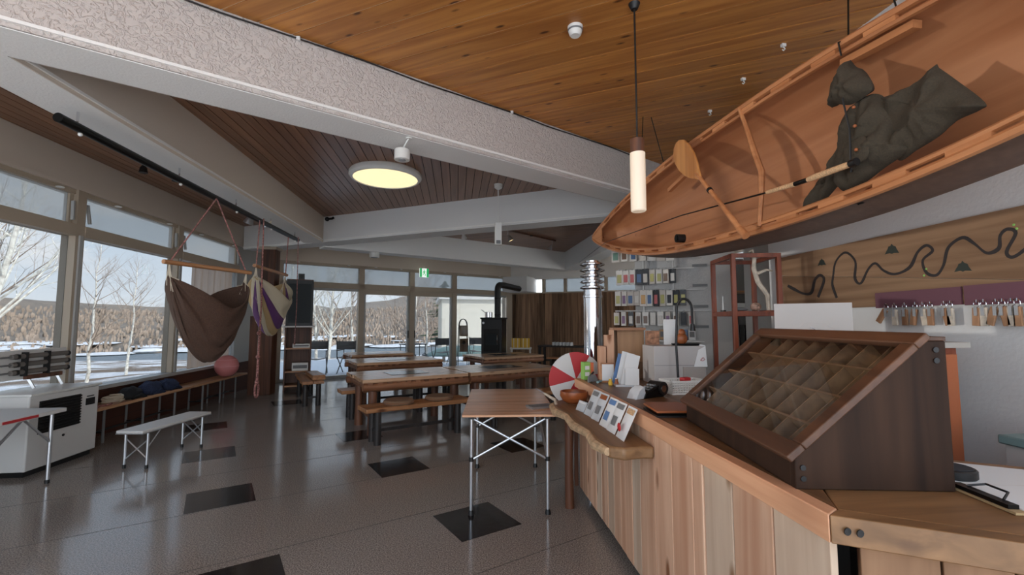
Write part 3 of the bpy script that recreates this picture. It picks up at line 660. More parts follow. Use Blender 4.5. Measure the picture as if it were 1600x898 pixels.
for i, (x, y, mt) in enumerate(((1.13, 3.24, M_yellow), (1.17, 3.22, M_bowl))):
    t_ = thing('small_jar', ['tiny yellow jar in front of the framed notice', 'tiny brown wooden figure beside the leaflets'][i], 'ornament', (x, y, ZC))
    MB().lathe([(.0005, 0), (.014, 0), (.016, .02), (.01, .035), (.012, .045), (.0005, .05)], 12).build('body', mt, t_); MB().lathe(cyl_prof(.011, .006), 12, (0, 0, .048)).build('cap', M_white, t_)
# bowl and packets on the live-edge shelf
t_ = thing('wooden_bowl', 'turned brown wooden bowl on the far end of the live-edge shelf', 'bowl', (.87, 3.3, .796))
MB().lathe([(.0005, 0), (.05, 0), (.085, .02), (.105, .055), (.102, .088), (.096, .088), (.098, .055), (.078, .026), (.045, .012), (.0005, .01)], 28).build('bowl_body', M_bowl, t_)
MB().lathe([(.052, -.0005), (.052, .004), (.046, .004)], 24).build('foot_ring', M_leather, t_)
for i, (x, y, a, lb) in enumerate(((.80, 3.0, .2, 'crumpled clear packet nearest the wooden bowl on the shelf'), (.81, 2.86, .1, 'tall clear foil packet leaning on the counter front'), (.815, 2.72, .1, 'brown and clear packet second from the bowl'), (.81, 2.55, .05, 'white packet with blue print on the live-edge shelf'), (.81, 2.42, .05, 'white packet with grey print near the shelf end'), (.81, 2.28, 0, 'packet with a round red fruit print nearest the shelf end'))):
    t_ = thing('snack_packet', lb, 'packet', (x, y, .796), a, None)
    hh = .07 if i == 0 else .175; ti = R(26)
    def pk(u, v_, s=1): return (.03 + (-.05 + .06 * math.cos(0)) * 0 + (v_ * hh) * math.sin(ti) + s * .009 * math.sin(PI * u) * math.sin(PI * v_), (u - .5) * .12, v_ * hh * math.cos(ti))
    mb = MB(); mb.grid(lambda u, v_: pk(u, v_, -1), 6, 6); mb.grid(lambda u, v_: pk(1 - u, v_, 1), 6, 6)
    o = mb.build('bag', [M_clear, M_clear, M_clear, M_paper, M_paper, M_paper][i], t_)
    MB().grid(lambda u, v_: Vector(pk(.12 + .76 * u, .78 + .16 * v_, -1)) + Vector((-.002, 0, .001)), 3, 3).build('header', [M_paper, M_grey, M_leather, M_blue, M_grey, M_cork][i], t_)
    if i == 5: MB().ball((.028, .0, .06), .022, 10, (.25, 1, 1)).build('fruit_print', M_red, t_)
    elif i > 0: MB().grid(lambda u, v_: Vector(pk(.25 + .5 * u, .25 + .3 * v_, -1)) + Vector((-.003, 0, 0)), 3, 3).build('print_patch', M_grey if i != 3 else M_blue, t_)
t_ = thing('knife_tool', 'pale wooden handled tool leaning off the shelf end', 'tool', (.74, 3.36, .80), R(20))
MB().tube([(-.05, -.1, -.02), (.0, .0, .01), (-.04, .09, .05)], [.012, .013, .008], 8).build('handle', M_driftwood, t_)
MB().tube([(-.04, .09, .05), (-.07, .17, .08)], [.006, .003], 6).build('blade', M_alu, t_)
# right end of the counter: papers, puck, clipboard
tag(MB().prism([(1.38, 1.2), (1.66, 1.06), (1.86, 1.2), (1.62, 1.36)], 0, .002).build('loose_paper', M_paper, None, (0, 0, ZC)), 'blank white paper under the black round block', 'paper')
t_ = thing('stamp_pad', 'round black block on the papers behind the display case', 'block', (1.50, 1.225, ZC + .002)); MB().lathe(cyl_prof(.055, .028, .004), 28).build('disc', M_black, t_); MB().lathe(cyl_prof(.045, .002), 24, (0, 0, .028)).build('top_felt', plain('felt', (52, 50, 52), .95), t_)
t_ = thing('clipboard', 'wooden clipboard with a metal clip and paper at the counter end', 'clipboard', (1.50, 1.04, ZC), R(-12))
MB().box(-.13, .2, -.1, .1, 0, .006).build('board', M_tan, t_); MB().box(-.10, .2, -.09, .09, .006, .009).build('sheet', M_paper, t_)
MB().bar((-.115, -.08, .012), (-.115, .08, .012), .025, .01).build('clip', M_blackm, t_); MB().tube([(-.11, -.05, .018), (-.08, -.03, .03), (-.08, .03, .03), (-.11, .05, .018)], .003, 6).build('clip_wire', M_black, t_)
# chrome flue sample, red and white disc
t_ = thing('flue_pipe', 'shiny chrome flue pipe with a ringed top standing beyond the counter', 'pipe', (1.27, 4.1, 0))
MB().lathe(cyl_prof(.085, 1.7, .004), 28).build('pipe', M_chrome, t_)
for k in range(5): MB().lathe([(.085, 0), (.118, .012), (.118, .02), (.085, .034)], 28, (0, 0, 1.70 + k * .055)).build('cowl_ring', M_chrome, t_)
MB().lathe(cyl_prof(.07, .27), 20, (0, 0, 1.7)).build('cowl_core', M_chrome, t_)
for zz in (.88, 1.62): MB().lathe([(.086, 0), (.09, .004), (.09, .022), (.086, .026)], 28, (0, 0, zz)).build('joint_band', M_chrome, t_)
MB().lathe(cyl_prof(.14, .02), 24).build('base_plate', M_blackm, t_)
t_ = thing('painted_disc', 'round red and white painted disc leaning behind the far end of the counter', 'disc', (1.03, 3.84, .9), R(-6))
Mr = Matrix.Rotation(R(90), 4, 'X')
for k in range(8):
    a0, a1 = 2 * PI * k / 8 + .25, 2 * PI * (k + 1) / 8 + .25
    pl_ = [(0, 0)] + [(.235 * math.cos(a0 + (a1 - a0) * j / 5), .235 * math.sin(a0 + (a1 - a0) * j / 5)) for j in range(6)]
    MB().prism(pl_, 0, .015, Mr).build('sector', M_red if k % 2 else M_white, t_)
MB().bar((0, .03, -.9), (0, .02, .1), .04, .03).build('prop_post', M_logz, t_)
# ================================================================ HANGING RACK ON THE PILLAR
PB = Vector((2.05, 4.97, 0)); ra = R(-30)
rk = thing('hanging_rack', 'wall rack with rails and hooks on the textured pillar', 'rack', (PB.x - NM.x * .02, PB.y - NM.y * .02, 0), ra)
rows = [(2.16, -.2, .40, 7), (1.90, -.16, .42, 9), (1.66, -.18, .52, 11), (1.43, -.2, .6, 11)]
for (z, s0, s1, nn) in rows:
    MB().bar((s0 - .02, -.05, z + .09), (s1 + .22, -.03, z + .09), .012, .012).build('rail', M_white, rk)
for q in (.1, .42): MB().box(q - .008, q + .008, -.045, -.0, 1.2, 2.3).build('standard', M_white, rk)
for zz in (2.21, 2.0, 1.78, 1.55, 1.33): MB().box(.62, .77, -.012, .0, zz, zz + .028).build('grey_bar', M_grey, rk)  # column of short grey bars to the right of the rails
cols = [(232, 228, 220), (214, 206, 196), (60, 62, 66), (206, 150, 60), (196, 96, 60), (92, 120, 160), (110, 150, 130), (150, 120, 150), (196, 190, 120), (120, 90, 70), (214, 120, 120)]
PM = [plain('packet_%d' % i, c, .35) for i, c in enumerate(cols)]
rr = random.Random(12); ordn = ['first', 'second', 'third', 'fourth', 'fifth', 'sixth', 'seventh', 'eighth', 'ninth', 'tenth', 'eleventh', 'twelfth']
rown = ['top row', 'second row', 'third row', 'bottom row']
for ri, (z, s0, s1, nn) in enumerate(rows):
    for k in range(nn):
        s = s0 + (s1 - s0) * k / (nn - 1); hh = (.16, .17, .17, .15)[ri] * rr.uniform(.9, 1.08); ww = (.085, .066, .064, .058)[ri] * rr.uniform(.9, 1.15)
        p = PB + M60 * s - NM * (.11)
        t_ = thing('tackle_packet', '%s packet from the left in the %s of the pillar rack' % (ordn[k], rown[ri]), 'packet', (p.x, p.y, z), ra + rr.uniform(-.5, .3), 'packets hanging on the pillar rack')
        MB().box(-ww / 2, ww / 2, -.006, .006, -hh * .5, hh * .5).build('card', rr.choice(PM[:3] + PM[:2]), t_, bevel=.002)
        MB().box(-ww * .32, ww * .32, -.012, -.006, -hh * .35, hh * .2).build('content', rr.choice(PM), t_, bevel=.003)
        MB().tube([(0, .08, .09), (0, -.01, .09), (0, -.012, hh * .45)], .002, 5).build('hook', M_alu, t_)
for k, (s, mt) in enumerate(((.05, M_paper), (.14, M_paper), (.3, M_cork), (.52, M_blue), (.6, M_paper))):
    p = PB + M60 * s - NM * .09
    t_ = thing('small_pack', '%s small pack from the left on the low ledge under the pillar rack' % ordn[k], 'packet', (p.x, p.y, 1.2), ra, 'packs on the ledge below the rack')
    MB().box(-.035, .035, -.02, .02, 0, .11).build('pack', mt, t_, bevel=.003); MB().box(-.025, .025, -.022, -.02, .03, .09).build('print_patch', M_grey, t_)
MB().box(-.02, .72, -.12, 0, 1.18, 1.198).build('ledge', M_white, rk)
# goose-neck lamp standing on the carton side
gnl = thing('gooseneck_lamp', 'black goose-neck lamp arching in front of the pillar rack', 'lamp', (1.60, 3.12, ZC + .0), R(-10))
MB().lathe(cyl_prof(.06, .015, .004), 24).build('base', M_black, gnl)
gp = [(0, 0, .01), (-.01, 0, .3), (0, 0, .5)] + [(.055 - .055 * math.cos(a), 0, .56 + .075 * math.sin(a)) for a in [R(d) for d in range(0, 200, 20)]] + [(.112, 0, .44)]
MB().tube(gp, .009, 8).build('neck', M_black, gnl); MB().tube([(.112, 0, .45), (.112, 0, .40)], [.014, .02], 10).build('lamp_head', M_black, gnl)
t_ = thing('black_plate', 'flat black dish with a brown carved figure beside the goose-neck lamp', 'dish', (1.76, 3.30, ZC + .286), R(-5))
MB().lathe([(.0005, 0), (.1, 0), (.115, .012), (.11, .014), (.0005, .008)], 24, (0, 0, 0), Matrix.Diagonal((1, .5, 1, 1))).build('dish', M_black, t_); MB().ball((-.03, 0, .05), .045, 10, (1, .6, 1)).build('figure_body', M_leather, t_); MB().ball((-.03, 0, .10), .026, 10).build('figure_head', M_leather, t_)
# ================================================================ RED-BROWN SHELF UNIT
su = thing('open_shelf_tower', 'tall red-brown open wooden shelf tower behind the counter', 'shelf', (2.0, 3.05, 0), R(-12))
SWd, SDp = .35, .44
for (x, y) in ((0, 0), (SWd - .03, 0), (0, SDp - .03), (SWd - .03, SDp - .03)): MB().box(x, x + .032, y, y + .032, 0, 1.9).build('post', M_redwood, su, bevel=.003)
for z in (1.87, 1.44, 1.0, .55):
    for (x0, x1, y0, y1) in ((.03, SWd - .03, 0, .03), (.03, SWd - .03, SDp - .03, SDp), (0, .03, .03, SDp - .03), (SWd - .03, SWd, .03, SDp - .03)): MB().box(x0, x1, y0, y1, z, z + .03).build('rail', M_redwood, su)
    if z < 1.8: MB().box(.01, SWd - .01, .01, SDp - .01, z + .028, z + .036).build('shelf_board', M_redwood, su)
MB().box(.01, SWd - .01, .01, SDp - .01, 1.885, 1.893).build('top_glass', M_clearpane, su)
t_ = thing('driftwood_branch', 'pale branching driftwood piece standing inside the shelf tower', 'driftwood', (2.26, 3.1, 1.476))
pts = [(.02, -.05, 0), (.03, -.03, .12), (-.02, 0, .22), (-.05, 0, .32), (-.04, 0, .40), (-.06, 0, .46), (-.09, 0, .44)]
MB().tube(pts, [.012, .016, .018, .016, .014, .012, .009], 8).build('main_stem', M_driftwood, t_)
MB().tube([(-.03, 0, .28), (.04, -.02, .31), (.08, -.03, .30)], [.012, .01, .005], 8).build('side_branch', M_driftwood, t_)
MB().box(-.02, .06, -.07, -.0, -.001, .006).build('stand', M_redwood, t_)
for i, (x, y, sc, lb, mt) in enumerate(((2.10, 3.12, (1.6, .8, .35), 'flat grey stone on the middle shelf of the tower', M_grey), (2.2, 3.08, (1, .8, .8), 'small speckled shell on the middle shelf of the tower', plain('shell', (150, 120, 104), .6, var=.4, ns=60)))):
    tag(MB().ball((0, 0, .04 * sc[2]), .04, 12, sc).build(['flat_stone', 'sea_shell'][i], mt, None, (x, y, 1.4765)), lb, ['stone', 'shell'][i])
t_ = thing('incense_stick_holder', 'thin upright stick in a holder at the left of the shelf tower', 'ornament', (2.08, 3.3, 1.4765)); MB().lathe(cyl_prof(.02, .012), 12).build('holder', M_black, t_); MB().tube([(0, 0, .01), (0, 0, .12)], [.006, .003], 6).build('stick', M_paper, t_)
# back room shelf seen through the gap
t_ = thing('back_room_shelf', 'dim shelf of folders seen through the gap beside the pillar', 'shelf', (3.25, 5.0, 0), R(0))
MB().box(-.3, .5, .3, .32, 0, 2.2).build('back', M_grey, t_)
for z in (.6, 1.05, 1.5, 1.75): MB().box(-.3, .5, 0, .3, z, z + .02).build('shelf_board', M_bench, t_)
for k in range(10): MB().box(-.28 + k * .07, -.22 + k * .07, .05, .28, 1.07, 1.36).build('folder', [M_black, M_blackm, M_grey][k % 3], t_)
for k in range(4): MB().box(-.25 + k * .18, -.12 + k * .18, .05, .25, 1.52, 1.62).build('box', [M_blue, M_yellow, M_paper, M_grey][k], t_)
# ================================================================ CABINET, WHITE BOARD, WALL MURAL
cb = thing('side_cabinet', 'narrow red-brown cabinet with a pale top behind the display case', 'cabinet', (1.93, 1.82, 0))
MB().box(0, .36, 0, .85, .06, 1.28).build('body', M_redwood, cb); MB().box(.02, .34, -.018, 0, .7, 1.25).build('upper_panel', plain('orange_wood', (172, 96, 58), .4), cb); MB().box(.02, .34, -.018, 0, .1, .66).build('lower_panel', M_redwood, cb)
MB().box(-.02, .40, -.03, .87, 1.28, 1.305).build('top_slab', plain('pale_top', (176, 168, 158), .5), cb); MB().box(.02, .34, .02, .83, 0, .06).build('plinth', M_black, cb)
t_ = thing('white_display_board', 'blank white board with a folded paper card standing behind the display case', 'board', (1.93, 2.5, 1.306), R(-40))
MB().box(-.02, .36, 0, .02, 0, .2).build('board', M_card, t_)
MB().prism([(.05, 0), (.34, 0), (.17, .12)], -.05, -.045, Matrix.Rotation(R(80), 4, 'X') @ Matrix.Translation((0, 0, .06))).build('paper_fold', M_card, t_)
MB().bar((.16, -.02, .06), (.2, -.02, .035), .004, .004).build('staple', M_chrome, t_)
mu = thing('river_mural', 'two weathered planks painted with a winding river and trees on the right wall', 'mural', (2.598, 0, 0))
MYZ = Matrix(((0, 0, -1, 0), (1, 0, 0, 0), (0, 1, 0, 0), (0, 0, 0, 1)))
MB().prism([(3.28, 1.91), (1.2, 1.94), (1.2, 1.53), (3.28, 1.765)], 0, .018, MYZ).build('upper_plank', M_mural, mu)
MB().prism([(3.28, 1.7635), (1.2, 1.5285), (1.2, 1.49), (3.28, 1.49)], 0, .016, MYZ).build('lower_plank', M_mural, mu)
M_ink = plain('river_ink', (44, 36, 34), .6); M_treeink = plain('tree_ink', (52, 56, 48), .8)
def smooth(pts, k=6):
    out = []; P_ = [Vector(p) for p in pts]
    for i in range(len(P_) - 1):
        a, b2, c, d = P_[max(0, i - 1)], P_[i], P_[i + 1], P_[min(len(P_) - 1, i + 2)]
        for j in range(k):
            t_ = j / k; out.append(.5 * ((2 * b2) + (c - a) * t_ + (2 * a - 5 * b2 + 4 * c - d) * t_ ** 2 + (3 * b2 - a - 3 * c + d) * t_ ** 3))
    out.append(P_[-1]); return out
def ribbon(pts, w0, w1, h, seed):
    P_ = smooth([(p[0], p[1], 0) for p in pts]); L_, R_ = [], []
    for i, p in enumerate(P_):
        d = (P_[min(i + 1, len(P_) - 1)] - P_[max(i - 1, 0)]).normalized(); nn = Vector((-d.y, d.x, 0)); w_ = w0 + (w1 - w0) * (.5 + .5 * noise.noise((i * .13, seed, 0)))
        L_.append(p + nn * w_); R_.append(p - nn * w_)
    mb = MB()
    vs = [(-h, q.x, q.y) for q in L_] + [(-h, q.x, q.y) for q in R_]; n_ = len(L_)
    vs += [(-.012, q.x, q.y) for q in L_] + [(-.012, q.x, q.y) for q in R_]
    fs = []
    for i in range(n_ - 1): fs += [(i, i + 1, n_ + i + 1, n_ + i), (2 * n_ + i, 2 * n_ + i + 1, i + 1, i), (n_ + i, n_ + i + 1, 3 * n_ + i + 1, 3 * n_ + i)]
    return mb.add(vs, fs)
rv1 = [(3.22, 1.68), (3.15, 1.645), (3.07, 1.61), (2.99, 1.61), (2.95, 1.70), (2.90, 1.73), (2.87, 1.69), (2.93, 1.575)]
rv2 = [(2.77, 1.56), (2.80, 1.65), (2.79, 1.71), (2.76, 1.81), (2.68, 1.86), (2.61, 1.79), (2.62, 1.68), (2.58, 1.645), (2.52, 1.73), (2.47, 1.76), (2.42, 1.71), (2.35, 1.68), (2.26, 1.71), (2.21, 1.79), (2.16, 1.82), (2.13, 1.785), (2.185, 1.74), (2.17, 1.67), (2.12, 1.65), (2.08, 1.70), (2.05, 1.79), (1.98, 1.83), (1.93, 1.79), (1.88, 1.735), (1.83, 1.75), (1.82, 1.81), (1.79, 1.835), (1.76, 1.81), (1.80, 1.73), (1.78, 1.70), (1.73, 1.73), (1.66, 1.80), (1.58, 1.74), (1.5, 1.79)]
ribbon(rv1, .006, .014, .0195, 1).build('painted_river', M_ink, mu); ribbon(rv2, .004, .011, .0195, 5).build('painted_river', M_ink, mu)
for (y, z, s) in ((2.88, 1.82, .045), (2.36, 1.83, .055), (1.99, 1.68, .05)):
    pl_ = [(y - s * .8, z - s * .5), (y - s * .2, z - s * .42), (y, z - s * .5), (y + s * .25, z - s * .38), (y + s * .8, z - s * .45), (y + s * .6, z - s * .1), (y + s * .45, z + s * .1), (y + s * .35, z + s * .35), (y + s * .1, z + s * .4), (y, z + s * .62), (y - s * .2, z + s * .38), (y - s * .45, z + s * .25), (y - s * .55, z - s * .05)]
    MB().prism([(a, b2) for a, b2 in pl_], .0175, .0195, MYZ).build('painted_tree', M_treeink, mu)
for (y, z) in ((2.17, 1.69), (2.185, 1.655), (1.765, 1.85), (1.755, 1.83)): MB().ball((-.0185, y, z), .006, 6, (.3, 1, 1)).build('green_dab', M_lime, mu)
for (y0, y1, z0, z1, nm, lb, ks) in ((2.0, 2.475, 1.487, 1.575, 'left', 'plum-coloured key board below the mural, nearer the shelf tower', [(2.39, 1.0), (2.34, 0), (2.28, 0), (2.22, .3), (2.18, -.2), (2.14, 0), (2.07, -.35), (2.04, 0)]), (1.35, 1.985, 1.487, 1.582, 'right', 'plum-coloured key board below the mural, at the right edge', [(1.92, .1), (1.89, 0), (1.84, .5), (1.815, -.3), (1.78, 0), (1.757, 0), (1.7, 0)])):
    kb = thing('key_board', lb, 'key board', (2.58, 0, 0)); MB().prism([(y0, z0), (y1, z0 - .005), (y1, z1), (y0, z1 + .004)], 0, .012, MYZ).build('board', M_plumkey, kb)
    for i, (y, a) in enumerate(ks):
        MB().tube([(-.012, y, 1.50), (-.03, y, 1.495), (-.03, y, 1.508)], .0025, 6).build('hook', M_chrome, kb)
        t_ = thing('key_tag', '%s wooden key tag from the left on the %s plum key board' % (ordn[i], nm), 'key tag', (2.55, y, 1.478), 0, 'wooden key tags')
        tg = MB().box(-.006, .006, -.016, .016, -.1, -.01).build('tag', M_tag if i % 3 != 1 else M_driftwood, t_, bevel=.002); tg.rotation_euler.x = a * .6
        MB().tube([(0, .012 * math.cos(q), .008 + .018 * math.sin(q)) for q in [2 * PI * j / 12 for j in range(13)]], .0015, 5).build('ring', M_chrome, t_)
        MB().box(-.012, -.008, -.008, .006, -.05, -.005).build('key', M_alu, t_)
t_ = thing('teal_box', 'teal-lidded pale box at the right edge behind the counter', 'box', (2.1, 1.42, .0)); MB().box(0, .3, -.2, .1, 0, .93).build('body', M_card, t_); MB().box(-.015, .315, -.215, .115, .93, .965).build('lid', M_teal, t_, bevel=.006)
# ================================================================ CANOE (hung on its side, open to the room)
cn = thing('wooden_canoe', 'open wooden canoe hung on its side above the counter', 'canoe', (0, 0, 0))
CY, CL = 2.6, 2.47
def hb(t): return .368 * max(0, 1 - abs(t) ** 2.3) ** .82
def zc(t): return 2.285 + .075 * t + .02 * t * t
def xg(t): return 1.66 - .07 * abs(t) ** 4
def hullp(u, v_, off=0.0):
    t = -1 + 2 * u; a = PI * v_; b2 = hb(t) + off * .6; D = (.33 * (1 - .22 * abs(t) ** 4)) + off
    ca_, sa = math.cos(a), math.sin(a)
    w_ = b2 * math.copysign(abs(ca_) ** .75, ca_); d = D * sa ** .62
    d *= min(1, .25 + hb(t) * 3.4)
    return Vector((xg(t) + d * .95, CY + CL * t, zc(t) + w_ - d * .34 * (1 - abs(t) ** 3)))
MB().grid(lambda u, v_: hullp(u, v_), 64, 24).build('hull_inside', M_canoe_in, cn, ang=80)
MB().grid(lambda u, v_: hullp(u, 1 - v_, .014), 64, 24).build('hull_outside', M_canoe_out, cn, ang=80)
for sgn in (1, -1):
    N_ = 72; P1 = []; P2 = []
    for i in range(N_ + 1):
        t = -1 + 2 * i / N_; P1.append(Vector((xg(t) - .004, CY + CL * t, zc(t) + sgn * (hb(t) + .012)))); P2.append(Vector((xg(t) - .002, CY + CL * t, zc(t) + sgn * max(0, hb(t) - .028))))
    ow = MB().tube(P1, .017, 6).build('outwale', M_gunwale, cn)
    inw = MB().tube(P2[2:-2], .012, 6).build('inwale', M_gunwale, cn)
    k = 3
    while k < N_ - 3:
        MB().bar(P1[k].lerp(P2[k], .1), P1[k + 2].lerp(P2[k + 2], .1), .03, .02).build('spacer_block', M_gunwale, cn) if False else MB().add([P1[k] + Vector((.01, 0, 0)), P1[k + 2] + Vector((.01, 0, 0)), P2[k + 2] + Vector((.01, 0, 0)), P2[k] + Vector((.01, 0, 0)), P1[k] - Vector((.008, 0, 0)), P1[k + 2] - Vector((.008, 0, 0)), P2[k + 2] - Vector((.008, 0, 0)), P2[k] - Vector((.008, 0, 0))], [(0, 1, 2, 3), (7, 6, 5, 4), (0, 4, 5, 1), (1, 5, 6, 2), (2, 6, 7, 3), (3, 7, 4, 0)]).build('spacer_block', M_gunwale, cn)
        k += 4
def stem(t): return [hullp((1 + t) / 2, v_) for v_ in (.1, .3, .5, .7, .9)]
MB().tube([(xg(1) - .01, CY + CL, zc(1) + .03), (xg(1) + .03, CY + CL + .006, zc(1)), (xg(1) + .07, CY + CL - .01, zc(1) - .01), (xg(.97) + .1, CY + CL * .97, zc(.97))], .016, 8).build('stem_cap', M_gunwale, cn)
# small deck plate at the far end
MB().add([(xg(1) - .012, CY + CL, zc(1)), (xg(.9) - .012, CY + CL * .9, zc(.9) + hb(.9)), (xg(.9) - .012, CY + CL * .9, zc(.9) - hb(.9)), (xg(1), CY + CL - .01, zc(1)), (xg(.9), CY + CL * .9, zc(.9) + hb(.9)), (xg(.9), CY + CL * .9, zc(.9) - hb(.9))], [(0, 1, 2), (5, 4, 3), (0, 3, 4, 1), (1, 4, 5, 2), (2, 5, 3, 0)]).build('end_deck', M_gunwale, cn)
MB().tube([(1.65, 2.38, 2.65), (1.66, 2.34, 2.52), (1.665, 2.29, 2.36), (1.665, 2.235, 2.22), (1.66, 2.24, 2.08), (1.65, 2.25, 1.92)], [.017, .02, .026, .026, .02, .017], 8, True, .7).build('thwart', M_gunwale, cn)
MB().bar((1.70, 1.72, 2.545), (1.70, 1.40, 2.51), .04, .03).build('seat_cleat', M_gunwale, cn)
MB().bar((1.72, 3.42, 2.47), (1.72, 3.12, 2.52), .03, .03).build('seat_cleat', M_gunwale, cn)
for yy in (3.9, 1.67):
    t = (yy - CY) / CL
    MB().tube([(1.72, yy, 3.32), (1.68, yy, zc(t) + hb(t) + .03), (1.63, yy, zc(t) + hb(t) + .01), (1.64, yy, zc(t) + hb(t) - .05)], .004, 6).build('hanging_cord', M_blackm, cn)
    MB().tube([(1.80, yy, 3.32), (2.03, yy, zc(t) + .1), (1.99, yy, zc(t) - hb(t) * .8), (1.68, yy, zc(t) - hb(t) - .03)], .004, 6).build('hanging_cord', M_blackm, cn)
# things in the canoe
t_ = thing('canoe_paddle', 'wooden canoe paddle with a wide blade leaning across the canoe', 'paddle', (1.545, 2.24, 1.88), 0)
Mq = Matrix(((0, 0, -1, 0), (1, 0, 0, 0), (0, 1, 0, 0), (0, 0, 0, 1)))
def pad(f, w_): d = Vector((.73, .78)).normalized(); nn = Vector((-d.y, d.x)); c = d * f; return c + nn * w_, c - nn * w_
prof = [(.60, .014), (.64, .03), (.70, .06), (.78, .085), (.88, .098), (.97, .09), (1.03, .06), (1.06, .02)]
L_ = [pad(f, w_)[0] for f, w_ in prof]; R_ = [pad(f, w_)[1] for f, w_ in prof]
MB().prism([tuple(p) for p in L_] + [tuple(p) for p in R_[::-1]], -.007, .007, Mq).build('blade', M_paddle, t_, bevel=.004)
d = Vector((.73, .78)).normalized()
MB().tube([(0, 0, 0), (0, d.x * .3, d.y * .3), (0, d.x * .66, d.y * .66)], [.018, .014, .013], 10).build('shaft', M_gunwale, t_); MB().tube([(0, -.02, -.02), (0, .03, .03)], [.022, .02], 10).build('grip', M_gunwale, t_)
MB().tube([(0, d.x * .44, d.y * .44), (0, d.x * .46, d.y * .46)], .018, 10).build('cord_wrap', M_black, t_)
t_ = thing('fishing_rod', 'long thin fishing rod with a cork handle lying along the canoe', 'fishing rod', (1.575, 1.56, 2.035))
MB().tube([(0, 0, 0), (0, .03, 0)], .016, 10).build('butt_cap', M_black, t_); MB().tube([(0, .03, 0), (0, .2, .005), (0, .25, .006)], [.013, .014, .012], 10).build('cork_grip', M_cork, t_)
MB().tube([(0, .25, .006), (0, .33, .01)], .011, 10).build('reel_seat', M_blackm, t_); MB().tube([(0, .33, .01), (0, .52, .025)], [.012, .01], 10).build('cork_grip', M_cork, t_)
MB().tube([(0, .52, .025), (0, 1.4, .115), (-.02, 2.97, .20), (-.06, 3.9, .10)], [.005, .004, .003, .0015], 6).build('blank', M_blackm, t_)
for f in (.9, 1.3, 1.75, 2.2): MB().tube([(-.004, f, .06 + .045 * (f - .5)), (-.012, f, .052 + .045 * (f - .5)), (-.004, f, .044 + .045 * (f - .5))], .0015, 5).build('line_guide', M_chrome, t_)
t_ = thing('fly_reel', 'small black reel resting on the lower edge of the canoe', 'reel', (1.655, 3.14, 2.02)); MB().tube([(-.03, 0, .0), (.03, 0, 0)], .032, 16).build('spool', M_black, t_); MB().tube([(-.035, 0, 0), (-.03, 0, 0)], .024, 14).build('rim', M_blackm, t_)
jk = thing('hooded_jacket', 'dark olive hooded jacket draped inside the canoe', 'jacket', (1.72, 0, 0))
def inflate(poly, x0, th, seed, back=.35, rings=9, fold=.03):
    P_ = smooth([(p[0], p[1], 0) for p in poly + poly[:1]], 5)[:-1]; n_ = len(P_); c = sum(P_, Vector()) / n_
    mb = MB(); vs = []; fs = []
    for side, tt in ((-1, th), (1, th * back)):
        off = len(vs)
        for k in range(rings):
            s = 1 - k / rings
            for p in P_:
                q = c + (p - c) * s
                dd = (q.x + q.y) * 13; nz_ = noise.noise((dd + seed, (q.y - q.x) * 3, seed)) + .55 * abs(noise.noise((q.x * 26, q.y * 11 + seed, 2))) + .25 * noise.noise((q.x * 50, q.y * 40, seed))
                edge_ = min(1, k / 2.0); vs.append((x0 + side * (tt * math.sqrt(max(0, 1 - s * s))) + edge_ * fold * nz_, q.x, q.y))
        vs.append((x0 + side * tt, c.x, c.y))
        for k in range(rings - 1):
            for i in range(n_):
                a = off + k * n_ + i; b2 = off + k * n_ + (i + 1) % n_; f_ = (a, b2, b2 + n_, a + n_); fs.append(f_ if side < 0 else f_[::-1])
        for i in range(n_):
            a = off + (rings - 1) * n_ + i; b2 = off + (rings - 1) * n_ + (i + 1) % n_; f_ = (a, b2, off + rings * n_); fs.append(f_ if side < 0 else f_[::-1])
    for i in range(n_): fs.append((i, (i + 1) % n_, rings * n_ + 1 + (i + 1) % n_, rings * n_ + 1 + i)[::-1])
    return mb.add(vs, fs)
inflate([(1.735, 2.30), (1.69, 2.335), (1.63, 2.345), (1.585, 2.335), (1.545, 2.30), (1.51, 2.22), (1.50, 2.12), (1.47, 2.05), (1.56, 2.015), (1.64, 1.985), (1.71, 1.97), (1.77, 1.985), (1.795, 2.05), (1.775, 2.14), (1.74, 2.22)], -.02, .07, 3, fold=.045).build('body', M_fabric_o, jk, ang=70)
inflate([(1.655, 2.52), (1.675, 2.505), (1.72, 2.45), (1.765, 2.385), (1.762, 2.36), (1.735, 2.365), (1.705, 2.345), (1.66, 2.325), (1.60, 2.33), (1.565, 2.345), (1.575, 2.40), (1.60, 2.445), (1.63, 2.475)], -.05, .075, 8, fold=.035).build('hood', M_fabric_o, jk, ang=70)
inflate([(1.76, 2.20), (1.80, 2.15), (1.90, 2.06), (2.005, 1.965), (1.985, 1.945), (1.91, 1.955), (1.83, 2.0), (1.75, 2.06), (1.73, 2.14)], .0, .05, 5, fold=.035).build('sleeve', M_fabric_o, jk, ang=70)
inflate([(1.575, 2.315), (1.50, 2.30), (1.43, 2.305), (1.365, 2.33), (1.355, 2.315), (1.31, 2.25), (1.225, 2.12), (1.24, 2.10), (1.31, 2.095), (1.37, 2.065), (1.45, 2.045), (1.52, 2.03), (1.55, 2.12)], .0, .06, 9, fold=.05).build('sleeve', M_fabric_o, jk, ang=70)
inflate([(1.68, 2.14), (1.58, 2.15), (1.57, 2.06), (1.67, 2.05)], -.085, .012, 4, fold=.006).build('pocket_flap', M_fabric_o, jk, ang=70)
MB().tube([(-.11, 1.645, 2.34), (-.10, 1.63, 2.2), (-.095, 1.64, 2.02)], .004, 6).build('zip', M_black, jk)
for z in (2.28, 2.2, 2.1): MB().ball((-.105, 1.60, z), .007, 8).build('button', M_leather, jk)
